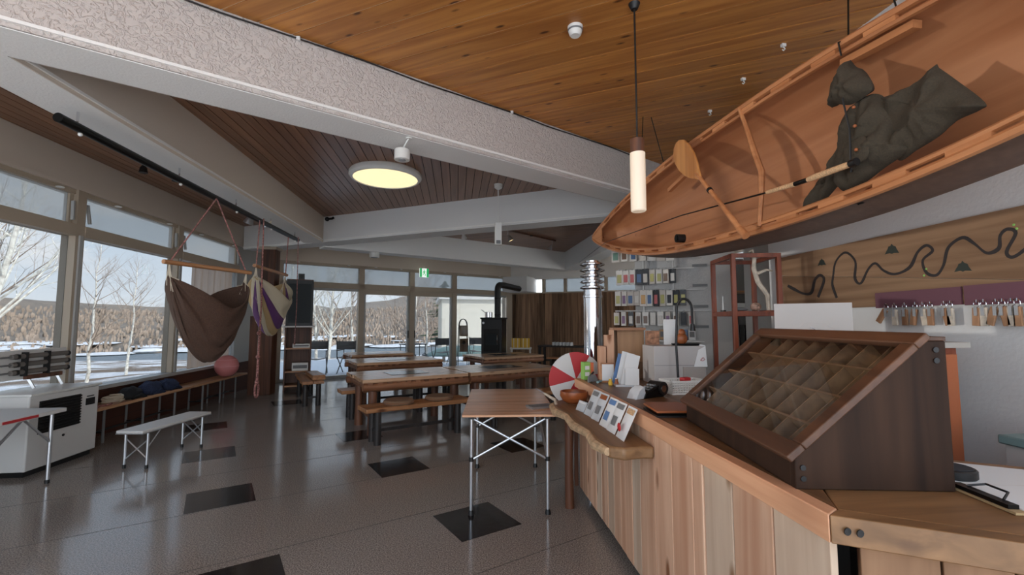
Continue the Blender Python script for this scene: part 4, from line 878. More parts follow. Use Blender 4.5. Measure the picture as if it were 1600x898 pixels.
# ================================================================ CEILING FITTINGS
ZCe = 3.318
t_ = thing('pendant_lamp', 'slim cylindrical pendant lamp with a wooden cap hanging before the canoe', 'lamp', (1.05, 2.47, 2.04))
MB().lathe([(.0005, 0), (.038, 0), (.044, .006), (.044, .35), (.0005, .35)], 28).build('glass_shade', M_pend, t_); MB().lathe(cyl_prof(.041, .085, .003), 24, (0, 0, .35)).build('wood_cap', M_logz, t_)
MB().tube([(0, 0, .43), (0, 0, ZCe - 2.04)], .006, 8).build('rod', M_black, t_); MB().lathe([(.0005, ZCe - 2.075), (.02, ZCe - 2.075), (.035, ZCe - 2.04), (.0005, ZCe - 2.04)], 20).build('ceiling_rose', M_black, t_)
t_ = thing('smoke_detector', 'white round smoke detector on the cedar ceiling', 'detector', (.75, 2.72, ZCe)); MB().lathe([(.0005, -.062), (.03, -.062), (.04, -.05), (.046, -.025), (.05, 0), (.0005, 0)], 24).build('body', M_white2, t_); MB().lathe([(.047, -.03), (.049, -.02)], 24).build('vent_ring', M_grey, t_)
for i, (x, y) in enumerate(((2.23, 2.72), (2.23, 3.16), (2.27, 3.7))):
    t_ = thing('ceiling_hook', ['nearest', 'middle', 'farthest'][i] + ' of three small white ceiling hooks beside the canoe', 'hook', (x, y, ZCe), 0, 'white ceiling hooks')
    MB().box(-.015, .015, -.01, .01, -.02, 0).build('plate', M_white2, t_); MB().tube([(0, 0, -.02), (.012, 0, -.035), (0, 0, -.048), (-.01, 0, -.04)], .004, 6).build('hook', M_white2, t_)
dl = thing('ceiling_lamp', 'round lit ceiling lamp with a white rim on the dark boards', 'lamp', (-.93, 5.83, ZCe))
MB().lathe([(.44, 0), (.455, -.02), (.455, -.06), (.43, -.085), (.405, -.085), (.405, -.06), (.40, 0)], 48).build('rim', M_white2, dl)
MB().lathe([(.0005, -.10), (.2, -.098), (.34, -.09), (.405, -.075), (.405, -.06), (.0005, -.06)], 48).build('diffuser', M_lamp, dl)
t_ = thing('beam_spotlight', 'white cylindrical spotlight under the large beam', 'spotlight', (-.45, 3.6, 2.846))
MB().tube([(.06, -.08, 0), (.0, 0, -.07)], .007, 8).build('arm', M_white2, t_); MB().lathe([(.0005, -.15), (.03, -.15), (.05, -.155), (.062, -.15), (.062, -.075), (.055, -.065), (.0005, -.065)], 24).build('head', M_white2, t_); MB().lathe([(.0005, -.158), (.028, -.156), (.028, -.15)], 20).build('lens', M_alu, t_); MB().lathe(cyl_prof(.025, .008), 14, (.06, -.08, -.008)).build('base_plate', M_white2, t_)
t_ = thing('rod_spotlight', 'white box spotlight hanging on a rod from the boarded ceiling', 'spotlight', (.56, 6.14, ZCe))
MB().lathe([(.0005, -.075), (.02, -.075), (.055, -.05), (.06, 0), (.0005, 0)], 20).build('ceiling_rose', M_white2, t_); MB().tube([(0, 0, -.07), (0, 0, -.56)], .007, 8).build('rod', M_white2, t_); MB().box(-.045, .045, -.05, .05, -.86, -.55).build('head', M_white2, t_, bevel=.004); MB().box(-.03, .03, -.052, -.05, -.85, -.8).build('lens', M_grey, t_)
def spot(loc, label, mt, lit=False, rz=0, s=1.0, grp='track spotlights'):
    t_ = thing('track_spotlight', label, 'spotlight', loc, rz, grp)
    MB().tube([(0, 0, 0), (0, 0, -.09 * s), (.02 * s, 0, -.11 * s)], .006, 6).build('stem', mt, t_)
    Mt = Matrix.Translation((.02 * s, 0, -.1 * s)) @ Matrix.Rotation(R(-25), 4, 'Y')
    MB().lathe([(.018 * s, 0), (.03 * s, -.03 * s), (.05 * s, -.08 * s), (.062 * s, -.12 * s), (.058 * s, -.12 * s), (.0005, -.07 * s)], 18, (0, 0, 0), Mt).build('bell', mt, t_)
    MB().lathe([(.0005, -.112 * s), (.045 * s, -.112 * s), (.05 * s, -.1 * s), (.0005, -.1 * s)], 16, (0, 0, 0), Mt).build('bulb', M_bulb if lit else M_white, t_)
t_ = thing('light_track', 'dark light track on the far triangular ceiling', 'track', (0, 0, 0)); MB().bar((.95, 9.1, ZCe - .015), (2.3, 10.3, ZCe - .015), .03, .03).build('rail', M_logz, t_); MB().bar((1.6, 9.66, ZCe - .03), (1.64, 9.70, ZCe - .03), .04, .02).build('feed', M_black, t_)
spot((1.04, 9.18, ZCe - .03), 'glowing warm track spotlight on the far ceiling', M_alu, True)
spot((2.2, 10.2, ZCe - .03), 'unlit chrome track spotlight at the right end of the far ceiling track', M_alu, False, 2.5)
spot((.1, 9.2, ZCe), 'white angled spotlight left of the far ceiling track', M_white2, False, 1.0)
t_ = thing('twin_spot_bar', 'black twin spotlight bar on the ceiling strip above the windows', 'spotlight', (-3.62, 5.85, ZCe), R(60)); MB().box(-.03, .03, -.03, .03, -.05, 0).build('base', M_black, t_); MB().bar((-.2, 0, -.06), (.2, 0, -.06), .015, .015).build('crossbar', M_blackm, t_)
for q in (-.18, .18): MB().lathe([(.015, -.07), (.035, -.10), (.045, -.16), (.0005, -.155)], 16, (q, 0, 0)).build('lamp_head', M_black, t_)
spot((-3.42, 7.9, ZCe), 'grey bell spotlight above the purple hammock', M_alu, False, 2.8, 1.3, 'bell spotlights')
spot((-3.36, 8.3, ZCe), 'second grey bell spotlight just behind the one above the purple hammock', M_alu, False, 2.2, 1.1, 'bell spotlights')
t_ = thing('corner_camera', 'tiny black camera where the beams meet', 'camera', (-2.35, 8.35, ZCe - .02)); MB().ball((0, 0, -.05), .04, 10).build('dome', M_black, t_); MB().tube([(0, 0, -.05), (.1, -.05, -.05), (.13, -.06, -.03)], .02, 8).build('arm', M_blackm, t_)
t_ = thing('beam_speaker', 'small white speaker under the far beam', 'speaker', (-1.72, 9.55, 2.83)); MB().lathe([(.0005, -.1), (.09, -.1), (.1, -.085), (.1, 0), (.0005, 0)], 20).build('can', M_white2, t_); MB().lathe([(.0005, -.104), (.07, -.104), (.07, -.1), (.0005, -.1)], 18).build('grille', M_grey, t_)
# exit sign
t_ = thing('exit_sign', 'green emergency exit sign with a white running figure', 'sign', (-.9, 12.35, 2.6), R(30))
MB().box(-.13, .13, -.015, .015, 0, .24).build('panel', M_exitw, t_)
MB().box(-.13, -.07, -.018, -.014, 0, .24).build('green_band', M_green, t_); MB().box(.07, .13, -.018, -.014, 0, .24).build('green_band', M_green, t_)
fg = MB(); Mx2 = Matrix(((1, 0, 0, 0), (0, 0, 1, -.02), (0, 1, 0, 0), (0, 0, 0, 1)))
for pl_ in ([(-.01, .18), (.01, .18), (.015, .2), (0, .212), (-.015, .2)], [(-.02, .1), (.012, .1), (.018, .17), (-.012, .17)], [(-.02, .1), (-.05, .06), (-.04, .05), (.0, .1)], [(.01, .1), (.025, .06), (.02, .03), (.03, .03), (.04, .065), (.022, .105)], [(-.012, .165), (-.045, .14), (-.05, .115), (-.04, .112), (-.034, .13), (-.008, .15)], [(.018, .165), (.045, .13), (.06, .14), (.055, .15), (.047, .145), (.02, .17)]): fg.prism(pl_, 0, .005, Mx2)
fg.build('running_figure', M_green, t_); MB().tube([(0, 0, .24), (0, 0, .3)], .008, 6).build('drop_rod', M_white2, t_)
# ================================================================ HANGING POLE, HAMMOCKS
pole = thing('hanging_pole', 'long black steel pole under the white beam carrying the hammocks', 'pole', (-2.62, 0, 2.74))
MB().tube([(0, 3.2, 0), (0, 7.7, 0)], .032, 16).build('tube', M_blackm, pole)
for y in (3.35, 4.5, 5.6, 6.6, 7.55): MB().tube([(0, y, .03), (0, y, .11)], .008, 6).build('eye_bolt', M_chrome, pole); MB().ball((0, y + .03, -.04), .014, 8).build('bolt_nut', M_white2, pole)
def rope(pts, r, mt, name, par): return MB().tube(smooth(pts, 4), r, 6).build(name, mt, par)
def hammock(label, loc, L, ang, zb, s_rim, s_bot, Wd, mts, apex, seed, strings):
    t_ = thing('hammock_chair', label, 'hammock', loc, ang)
    MB().tube([(-L / 2 - .06, 0, 0), (L / 2 + .06, 0, 0)], .023, 10).build('spreader_bar', M_bench, t_)
    def fab(u, v_):
        s = -1 + 2 * u; sh = (1 - abs(s) ** 1.35); sb = (1 - abs(s) ** 2.5); g = (1 - abs(s) ** 3)
        sag = .14 + (s_rim - .14) * sh + (s_bot - s_rim) * math.sin(PI * v_) ** .8 * sb
        x = s * L / 2 * (.98 - .06 * math.sin(PI * v_) * sh) ; y = (v_ - .5) * Wd * (g * .9 + .06)
        w_ = (.045 * noise.noise((u * 2.2 + seed, v_ * 9 + u * 2, seed)) + .028 * noise.noise((u * 4, v_ * 20 - u * 3, seed + 2))) * (.4 + .6 * abs(s)) + .009 * math.sin(v_ * 46 + u * 7 + 2 * noise.noise((u * 3, v_ * 3, seed)))
        return Vector((x, y + w_, -sag + w_ * .8))
    nst = len(mts)
    for k, mt in enumerate(mts):
        v0, v1 = k / nst, (k + 1) / nst
        MB().grid(lambda u, v_: fab(u, v0 + (v1 - v0) * v_), 44, max(6, int(36 / nst))).build('fabric_panel' if nst > 1 else 'fabric', mt, t_, solid=.006, ang=80)
    for sg in (0, 1):
        for k in range(strings):
            v_ = k / (strings - 1); e_ = fab(sg * .92 + .04, v_); MB().tube([(-(L / 2) if not sg else L / 2, 0, -.01), fab(float(sg) * .998 + .001, v_), e_], .005, 5).build('string', M_rope, t_)
    for (p0, p1) in apex: MB().tube([p0, p1], .0075, 6).build('suspension_rope', M_ropered, t_); MB().ball(p0, .022, 8).build('knot', M_ropered, t_)
    return t_
h1 = hammock('brown canvas hammock chair hanging near the window bench', (-2.60, 5.10, 1.97), .92, R(69.5), 0, .43, 1.0, .62, [M_brownfab], [((-.46, 0, .0), (0, -.02, .75)), ((.46, 0, 0), (0, -.02, .75))], 1, 7)
h2 = hammock('cream and purple striped hammock chair beside the wooden post', (-2.62, 6.72, 2.12), 1.12, R(92), 0, .42, .92, .5, [M_cream, M_purple, M_tan, M_cream, M_purple, M_cream, M_tan], [((-.56, 0, 0), (-.56, -.02, .60)), ((.56, 0, 0), (.56, -.02, .60))], 4, 8)
for i, (y, z0, lb) in enumerate(((6.13, .45, 'knotted rope with a hand loop hanging nearest the window bench'), (7.42, .9, 'thin red-flecked rope hanging at the right end of the pole'))):
    t_ = thing('hanging_rope', lb, 'rope', (-2.52, y, 0), 0)
    MB().tube([(0, 0, 2.74), (.01, .01, 1.6), (0, 0, z0 + .16)], [.008, .010, .016] if i == 0 else .006, 7).build('rope_length', M_ropered, t_)
    if i == 0:
        MB().tube([(0, .055 * math.sin(a), z0 + .08 - .09 * math.cos(a)) for a in [2 * PI * j / 18 for j in range(19)]], .013, 7).build('hand_loop', M_ropered, t_)
        for z in (z0 + .18, z0 + .5, z0 + .8): MB().ball((0, 0, z), .026, 8).build('knot', M_ropered, t_)
    else: MB().ball((0, 0, z0 + .15), .016, 8).build('knot', M_ropered, t_)
# ================================================================ WINDOW SIDE
t_ = thing('window_curtain', 'grey brown curtain drawn across the third window', 'curtain', (-4.27, 7.8, .64))
MB().grid(lambda u, v_: (.025 * math.sin(u * 40) + .01 * math.sin(u * 97), u * 1.25, v_ * 1.7), 90, 4).build('cloth', M_curtain, t_); MB().tube([(0, -.05, 1.71), (0, 1.3, 1.71)], .01, 8).build('curtain_rail', M_alu, t_)
def wbench(y0, y1, lb):
    t_ = thing('window_bench', lb, 'bench', (-4.3, y0, 0))
    MB().box(0, .3, 0, y1 - y0, .385, .42).build('seat_plank', wood('bench_plank', (176, 128, 92), (212, 166, 126), 'y', .4, .6, None, .05) if 'bench_plank' not in MATS else MATS['bench_plank'], t_, bevel=.004)
    for y in (.35, (y1 - y0) / 2, y1 - y0 - .35):
        for x in (.05, .25): MB().tube([(x, y, 0), (x, y, .385)], .014, 8).build('leg', M_grey, t_)
        MB().bar((.05, y, .12), (.25, y, .12), .015, .015).build('crossbar', M_black, t_)
    MB().bar((.15, .35, .12), (.15, y1 - y0 - .35, .12), .015, .02).build('stretcher', M_black, t_)
wbench(5.48, 7.5, 'long plank bench below the window next to the white heater'); wbench(7.52, 9.3, 'long plank bench below the window nearest the wooden post')
t_ = thing('rope_coil', 'loose coil of pale rope on the window bench', 'rope', (-4.12, 6.05, .42))
MB().tube([((.07 + .012 * (i % 3)) * math.cos(i * .62), (.10 + .01 * (i % 4)) * math.sin(i * .62), .012 + .0016 * i) for i in range(46)], .011, 6).build('coil', M_rope, t_); MB().tube([(.06, -.1, .012), (.1, -.2, .012), (.06, -.3, .012), (.09, -.34, .012)], .011, 6).build('loose_end', M_ropered, t_)
for i, (y, sc, lb, mt) in enumerate(((6.36, (.9, 1.2, .7), 'black bundled cloth on the window bench', plain('black_cloth', (34, 34, 36), .95, nb=.3, ns=60)), (6.74, (1, 1.4, .9), 'navy blue bundled jacket on the window bench', M_navy), (7.12, (.9, 1.2, .75), 'dark blue folded garment at the right of the bundled jacket', M_navy))):
    t_ = thing('bundled_clothes', lb, 'clothes', (-4.14, y, .42))
    mb = MB().ball((0, 0, 0), .13, 16, sc); mb.v = [(x + .03 * noise.noise((x * 16, y_ * 16, z * 16 + i)), y_ + .03 * noise.noise((x * 14, y_ * 14 + 5, z * 14)), max(0, (z + .05) + .04 * noise.noise((x * 20, y_ * 20, i)))) for x, y_, z in mb.v]
    mb.build('cloth', mt, t_, ang=80); MB().tube([(.1, -.1, .01), (.14, -.02, .05), (.13, .1, .005)], [.03, .035, .02], 8, True, .4).build('sleeve', mt, t_)
t_ = thing('exercise_ball', 'pink rubber ball on the window bench behind the hammock', 'ball', (-4.06, 8.62, .42)); MB().ball((0, 0, .19), .19, 24).build('ball', M_pink, t_)
for k in (0, 1): MB().tube([(.191 * math.cos(a) * (1 if k == 0 else .8), .191 * math.sin(a) * (1 if k == 0 else .8), .19 + (.0 if k == 0 else .115)) for a in [2 * PI * j / 32 for j in range(33)]], .003, 5).build('seam_ring', plain('ball_seam', (230, 170, 166), .5) if k == 0 else MATS['ball_seam'], t_)
# heater
ht = thing('cabinet_heater', 'white floor-standing heater cabinet with a black grille under the window', 'heater', (-4.3, 4.62, 0))
MB().box(0, .47, 0, .8, .05, .72).build('cabinet', M_white, ht, bevel=.012); MB().box(-.01, .49, -.01, .81, .72, .74).build('top', M_white2, ht, bevel=.004); MB().box(.03, .44, .03, .77, 0, .05).build('plinth', M_black, ht)
MB().box(.468, .476, .10, .56, .36, .66).build('grille_back', M_black, ht)
for k in range(11): MB().bar((.482, .10, .375 + k * .027), (.482, .56, .375 + k * .027), .010, .012).build('louvre', M_blackm, ht)
MB().box(.468, .478, .63, .74, .53, .6).build('control_panel', M_black, ht); MB().box(.468, .475, .64, .73, .615, .625).build('slot', M_black, ht); MB().lathe(cyl_prof(.012, .008), 10, (.47, .38, .29), Matrix.Rotation(R(90), 4, 'Y')).build('knob', M_black, ht)
MB().box(.1, .16, -.004, .0, .3, .36).build('rating_plate', M_grey, ht)
t_ = thing('folded_cot', 'white trestle board with three rolled grey camp cots strapped to it on the heater', 'camp furniture', (-4.16, 4.5, .742), 0)
MB().box(-.04, -.02, 0, .92, .1, .38).build('white_board', M_white, t_)
for k in range(3):
    z = .17 + k * .075; MB().tube([(.0, .3, z), (.0, .9, z + .004)], .024, 10).build('rolled_cot', plain('cot_grey', (112, 106, 100), .8) if k == 0 else MATS['cot_grey'], t_); MB().tube([(0, -.0, z), (0, .3, z)], .009, 6).build('pole', M_grey, t_)
    for q in (.34, .9): MB().tube([(0, q, z), (0, q + .025, z)], .027, 10).build('end_cap', M_black, t_)
for q in (.42, .66): MB().box(-.045, .03, q, q + .02, .13, .36).build('strap', M_black, t_)
for q in (.05, .5, .82): MB().bar((-.03, q, .13), (.02, q + .03, 0), .035, .02).build('leg', M_alu, t_)
MB().bar((0, .45, .115), (0, .85, .115), .03, .04).build('brace', M_logz, t_)
lt = thing('white_folding_table', 'white folding table cut off by the left picture edge', 'table', (-4.28, 3.85, 0))
MB().box(0, .83, 0, .68, .60, .635).build('top', M_white, lt, bevel=.006); MB().box(.02, .81, -.002, .0, .60, .63).build('edge_trim', M_alu, lt); MB().box(.831, .834, .1, .4, .607, .628).build('red_label', M_red, lt)
for x in (.08, .76):
    for y in (.06, .62): MB().tube([(x, y, 0), (x, y, .6)], .014, 8).build('leg', M_alu, lt); MB().tube([(x, y, 0), (x, y, .03)], .018, 8).build('foot', M_black, lt)
    MB().bar((x, .06, .35), (x, .35, .6), .015, .015).build('brace', M_alu, lt); MB().bar((x, .62, .35), (x, .35, .6), .015, .015).build('brace', M_alu, lt)
# aluminium bench
ab = thing('aluminium_bench', 'small white folding bench with crossed aluminium legs on the open floor', 'bench', (-2.98, 5.17, 0), R(-9))
MB().box(-.13, .13, -.46, .46, .345, .372).build('seat', M_white, ab, bevel=.006); MB().box(-.132, .132, -.462, .462, .338, .346).build('rim', M_alu, ab)
for y in (-.37, .35):
    for x in (-.11, .11): MB().tube([(x, y, .0), (x, y, .34)], .011, 8).build('leg', M_alu, ab); MB().tube([(x, y, 0), (x, y, .035)], .015, 8).build('foot', M_black, ab)
    MB().tube([(-.11, y, .08), (.11, y, .27)], .006, 6).build('cross_strut', M_alu, ab); MB().tube([(.11, y + .012, .08), (-.11, y + .012, .27)], .006, 6).build('cross_strut', M_alu, ab)
    MB().tube([(.1, y, .18), (.1, y + (.16 if y < 0 else -.16), .34)], .006, 6).build('brace', M_alu, ab)
# wooden post with cabinet and screen
t_ = thing('wooden_post', 'thick dark wooden post between the hammock and the screen cabinet', 'post', (-3.66, 9.3, 0)); MB().box(-.13, .13, -.13, .13, 0, 2.86).build('post', M_logz, t_, bevel=.01); MB().box(-.16, .16, -.16, .16, 2.8, 2.85).build('collar', M_frame, t_); MB().box(-.3, -.14, -.08, -.04, 0, 1.5).build('leaning_board', M_logz, t_)
tv = thing('screen_cabinet', 'dark wooden shelf cabinet with open shelves beside the post', 'cabinet', (-3.42, 9.5, 0), R(18))
MB().box(0, .03, 0, .42, 0, 1.28).build('side', M_logz, tv); MB().box(.47, .5, 0, .42, 0, 1.28).build('side', M_logz, tv); MB().box(0, .5, .40, .42, 0, 1.28).build('back', M_logz, tv)
for z in (.1, .38, .84, 1.28): MB().box(-.02 if z > 1 else .03, .56 if z > 1 else .47, -.04, .40, z, z + .028).build('shelf_board', M_bench if z < 1 else M_white, tv)
for i, (z, w_, h_, lb) in enumerate(((.408, .3, .16, 'white storage box on the lower shelf of the screen cabinet'), (.868, .32, .08, 'white video player on the middle shelf of the screen cabinet'))):
    t_ = thing(['storage_box', 'video_player'][i], lb, ['box', 'player'][i], (-3.42 + .15 * math.cos(R(18)), 9.5 + .15 * math.sin(R(18)), z), R(18)); MB().box(0, w_, .0, .26, .0, h_).build('case', M_white2, t_, bevel=.004); MB().box(.02, w_ - .02, -.003, 0, h_ * .3, h_ * .7).build('front_strip', M_grey, t_)
t_ = thing('boxed_television', 'television in a dark wooden box above the shelves', 'television', (-3.42, 9.52, 1.31), R(18))
MB().box(0, .5, 0, .4, 0, .95).build('box', M_logz, t_, bevel=.006); MB().box(.04, .46, -.006, 0, .06, .86).build('screen', M_tvglass, t_)
for bx in ((.02, .48, -.012, 0, .0, .06), (.02, .48, -.012, 0, .86, .93), (.0, .04, -.012, 0, .0, .93), (.46, .5, -.012, 0, .0, .93)): MB().box(*bx).build('bezel', M_black, t_)
t_ = thing('top_speaker', 'small black speaker on top of the boxed television', 'speaker', (-3.2, 9.7, 2.262), R(18)); MB().box(-.06, .06, -.06, .06, 0, .12).build('cabinet', M_black, t_); MB().tube([(0, -.062, .06), (0, -.06, .06)], .04, 14).build('cone', M_blackm, t_)
# ================================================================ LOG TABLES AND BENCHES
TAN = R(25)
def log_table(label, x, y, L, Wd, ang=TAN, z=.70):
    t_ = thing('log_table', label, 'table', (x, y, 0), ang, 'log dining tables'); q = random.Random(int(x * 100) + 5); n_ = 5
    for k in range(n_):
        y0, y1 = Wd * k / n_, Wd * (k + 1) / n_
        MB().box(-q.uniform(0, .03), L + q.uniform(0, .03), y0 + .002, y1 - .002, z - .045, z).build('top_plank', M_logtop, t_, bevel=.004)
    for yy in (.05, Wd - .05):
        MB().tube([(-.02 + (L + .04) * i / 12, yy, z - .095 + q.uniform(-.006, .006)) for i in range(13)], [q.uniform(.044, .056) for i in range(13)], 10).build('log_apron', M_log, t_)
        for k in range(int(L / .12)): MB().tube([(.06 + k * .12, yy - .04, z - .06), (.06 + k * .12, yy + .0, z - .06)], .034, 8).build('log_scallop', M_log, t_)
    for xx in (.06, L - .06): MB().tube([(xx, .05, z - .1), (xx, Wd - .05, z - .1)], .04, 10).build('end_log', M_log, t_)
    for xx in (.13, L - .13):
        for yy in (.16, Wd - .16): MB().tube([(xx, yy, 0), (xx, yy, .3), (xx, yy, z - .05)], [.058, .052, .056], 12).build('leg', M_logz, t_)
        MB().tube([(xx, .16, .22), (xx, Wd - .16, .22)], .03, 8).build('stretcher', M_logz, t_)
    MB().box(L * .3, L * .68, Wd * .3, Wd * .7, z - .001, z + .004).build('inlaid_plate', plain('inlay_dark', (66, 64, 64), .18) if 'inlay_dark' not in MATS else MATS['inlay_dark'], t_)
    return t_
log_table('log table nearest the camera, in front of the long bench', -1.08, 5.62, 1.36, 1.0)
log_table('log table continuing right behind the folding table', .22, 6.22, 1.5, 1.0)
log_table('second-row log table with scalloped edge before the sliding doors', -1.63, 7.85, 1.5, 1.0)
log_table('third-row log table by the glazed end wall', -2.15, 9.75, 1.3, .9)
log_table('log table in front of the black stove', .55, 8.8, 1.4, .95)
def log_bench(label, x, y, L, ang=TAN, cush=(), z=.42):
    t_ = thing('log_bench', label, 'bench', (x, y, 0), ang, 'log benches'); q = random.Random(int(x * 70) + 9)
    for k in range(2):
        pl_ = [(0 - q.uniform(0, .04), .17 * k + .003)] + [(L * i / 8, .17 * k + .003 + (q.uniform(-.012, .008) if k == 0 else 0)) for i in range(1, 8)] + [(L + q.uniform(0, .03), .17 * k + .003), (L + .02, .17 * k + .167)] + [(L * i / 8, .17 * k + .167 + (q.uniform(-.008, .012) if k == 1 else 0)) for i in range(7, 0, -1)] + [(-.02, .17 * k + .167)]
        MB().prism(pl_, z - .05, z).build('seat_plank', M_bench, t_, bevel=.008)
    for xx in (.14, L - .14):
        for yy in (.07, .27): MB().tube([(xx, yy, 0), (xx, yy, z - .05)], [.042, .04], 12).build('leg', M_darkleg, t_)
        MB().bar((xx, .07, .14), (xx, .27, .14), .03, .03).build('cross_rail', M_darkleg, t_)
    MB().bar((.14, .17, .14), (L - .14, .17, .14), .03, .035).build('stretcher', M_darkleg, t_)
    for xx, lb in cush:
        c = Vector((x, y, 0)) + Matrix.Rotation(ang, 3, 'Z') @ Vector((xx, .17, 0))
        u_ = thing('round_cushion', lb, 'cushion', (c.x, c.y, z + .001), ang, 'round seat cushions')
        MB().lathe([(.0005, 0), (.165, 0), (.18, .014), (.18, .034), (.165, .05), (.0005, .053)], 28).build('pad', M_cushion, u_); MB().lathe([(.179, .021), (.183, .024), (.179, .027)], 28).build('piping', M_leather, u_)
log_bench('log bench with two cushions in front of the nearest log table', -.98, 5.24, 1.3, R(27), ((.42, 'left round brown cushion on the front log bench'), (.95, 'right round brown cushion on the front log bench')))
log_bench('log bench on the far side of the nearest log table', -1.58, 6.66, 1.3, TAN, ((.95, 'round brown cushion on the bench behind the nearest table'),))
log_bench('log bench behind the folding table', .40, 5.86, 1.25, TAN, ((.25, 'round brown cushion on the bench behind the folding table'),))
log_bench('log bench on the near side of the second-row table', -1.36, 7.5, 1.25)
log_bench('log bench on the far side of the right-hand long table', -.2, 7.28, 1.3)
b3 = log_bench('log bench piled with boards at the left end of the second-row table', -2.18, 7.88, 1.4, R(113))
for k in range(4):
    tag(MB().box(-.0, 1.0 - k * .06, -.1, .1, 0, .018).build('loose_board', M_bench, None, (-2.30 - .0, 8.0, .421 + k * .0185), R(113 + k)), ['bottom', 'second', 'third', 'top'][k] + ' loose board of the stack on the left log bench', 'board', 'boards stacked on the bench')
# ================================================================ FOLDING ROLL-TOP TABLE
ft = thing('roll_top_table', 'folding camp table with a slatted wooden top and aluminium legs', 'table', (.44, 3.88, 0), R(-5))
for k in range(13):
    y0 = -.62 + k * 1.24 / 13; MB().box(-.345, .345, y0 + .0015, y0 + 1.24 / 13 - .0015, .713, .73).build('slat', wood('slat_wood', (186, 136, 100), (220, 172, 134), 'x', .25, .6, None, .1) if 'slat_wood' not in MATS else MATS['slat_wood'], ft, bevel=.003)
lg = [(-.28, -.53), (.28, -.53), (-.28, .53), (.28, .53)]
for (x, y) in lg:
    MB().tube([(x, y, 0), (x, y, .7)], .0125, 10).build('leg', M_alu, ft); MB().lathe([(.0005, 0), (.022, 0), (.02, .02), (.015, .035), (.0005, .035)], 14, (x, y, 0)).build('foot', M_black, ft)
    MB().box(x - .022, x + .022, y - .022, y + .022, .685, .712).build('corner_joint', M_black, ft); MB().lathe(cyl_prof(.018, .03), 12, (x, y, .38)).build('slider', M_black, ft)
def xs(a, b2): MB().tube([(a[0], a[1], .69), (b2[0], b2[1], .39)], .009, 8).build('cross_strut', M_alu, ft); MB().tube([(b2[0], b2[1], .69), (a[0], a[1], .39)], .009, 8).build('cross_strut', M_alu, ft)
xs(lg[0], lg[1]); xs(lg[2], lg[3]); xs(lg[0], lg[2]); xs(lg[1], lg[3])
for x in (-.28, .28): MB().tube([(x, -.53, .70), (x, .53, .70)], .009, 8).build('side_rail', M_alu, ft)
t_ = thing('steel_plate', 'flat grey metal tray on the right of the folding table', 'tray', (.66, 3.52, .7305), R(15)); MB().prism([(-.1, -.07), (.1, -.07), (.12, 0), (.1, .07), (-.1, .07), (-.12, 0)], 0, .012).build('plate', M_alu, t_); MB().prism([(-.085, -.055), (.085, -.055), (.1, 0), (.085, .055), (-.085, .055), (-.1, 0)], .012, .0135).build('well', M_grey, t_)
# ================================================================ STOVE END
st = thing('black_stove', 'tall black wood stove with a glass door at the glazed end', 'stove', (.99, 12.0, 0), R(-20))
MB().box(-.28, .28, -.26, .26, .05, 1.46).build('body', M_black, st, bevel=.01); MB().box(-.3, .3, -.28, .28, 1.46, 1.5).build('top_plate', M_blackm, st)
MB().box(-.21, .21, -.285, -.26, .62, 1.2).build('door', M_blackm, st, bevel=.006); MB().box(-.15, .15, -.29, -.285, .78, 1.08).build('door_glass', M_tvglass, st); MB().box(-.26, .26, -.24, .24, 0, .05).build('plinth', M_blackm, st)
MB().tube([(.17, -.3, .8), (.17, -.32, .84), (.17, -.32, 1.0), (.17, -.3, 1.04)], .008, 8).build('door_handle', M_chrome, st); MB().tube([(-.22, -.275, 1.36), (-.22, -.262, 1.36)], .03, 14).build('gauge', M_alu, st)
t_ = thing('stove_pipe', 'black stove pipe bending into the white flue housing', 'pipe', (1.09, 12.06, 1.501))
MB().tube([(0, 0, 0), (0, 0, .75)] + [(.08 - .08 * math.cos(a), .12 - .12 * math.cos(a), .75 + .14 * math.sin(a)) for a in [R(20), R(40), R(60), R(80)]] + [(.2, .3, .90), (.76, 1.3, .88)], .085, 18).build('pipe', M_black, t_)
for z in (.06, .5): MB().lathe([(.086, 0), (.092, .005), (.092, .03), (.086, .035)], 18, (0, 0, z)).build('collar', M_blackm, t_)
t_ = thing('cooking_pot', 'shiny cooking pot on top of the black stove', 'pot', (.84, 11.95, 1.501)); MB().lathe([(.0005, 0), (.09, 0), (.1, .01), (.1, .14), (.104, .145), (.096, .145), (.094, .012), (.0005, .01)], 24).build('pot_body', M_chrome, t_); MB().tube([(-.1, 0, .13), (-.16, 0, .19), (-.2, 0, .21)], .008, 6).build('handle', M_black, t_)
t_ = thing('white_side_table', 'low white table beside the stove', 'table', (1.80, 12.6, 0), R(-10)); MB().box(-.3, .3, -.2, .2, .63, .67).build('top', M_white, t_)
for x in (-.26, .26):
    for y in (-.16, .16): MB().box(x - .02, x + .02, y - .02, y + .02, 0, .63).build('leg', M_white, t_)
for k in range(2):
    t_ = thing('yellow_box', ['left', 'right'][k] + ' yellow carton on the white table by the stove', 'box', (1.66 + k * .26, 12.57 - k * .03, .671), R(-10), 'yellow cartons'); MB().box(-.12, .12, -.1, .1, 0, .26).build('carton', M_yellow, t_, bevel=.003)
    for q in (-.06, .05): MB().box(q - .008, q + .008, -.102, -.1, 0, .26).build('band', M_paper, t_)
    MB().box(-.12, .12, -.0, .01, .26, .262).build('lid_seam', M_leather, t_)
dt = thing('dark_side_table', 'dark table with cups against the barn-board wall', 'table', (2.95, 12.15, 0), R(-30)); MB().box(-.7, .7, -.25, .25, .70, .74).build('top', M_darkleg, dt)
for x in (-.65, .65):
    for y in (-.2, .2): MB().box(x - .03, x + .03, y - .03, y + .03, 0, .7).build('leg', M_darkleg, dt)
MB().box(-.65, .65, -.02, .02, .3, .36).build('rail', M_darkleg, dt)
k = 0
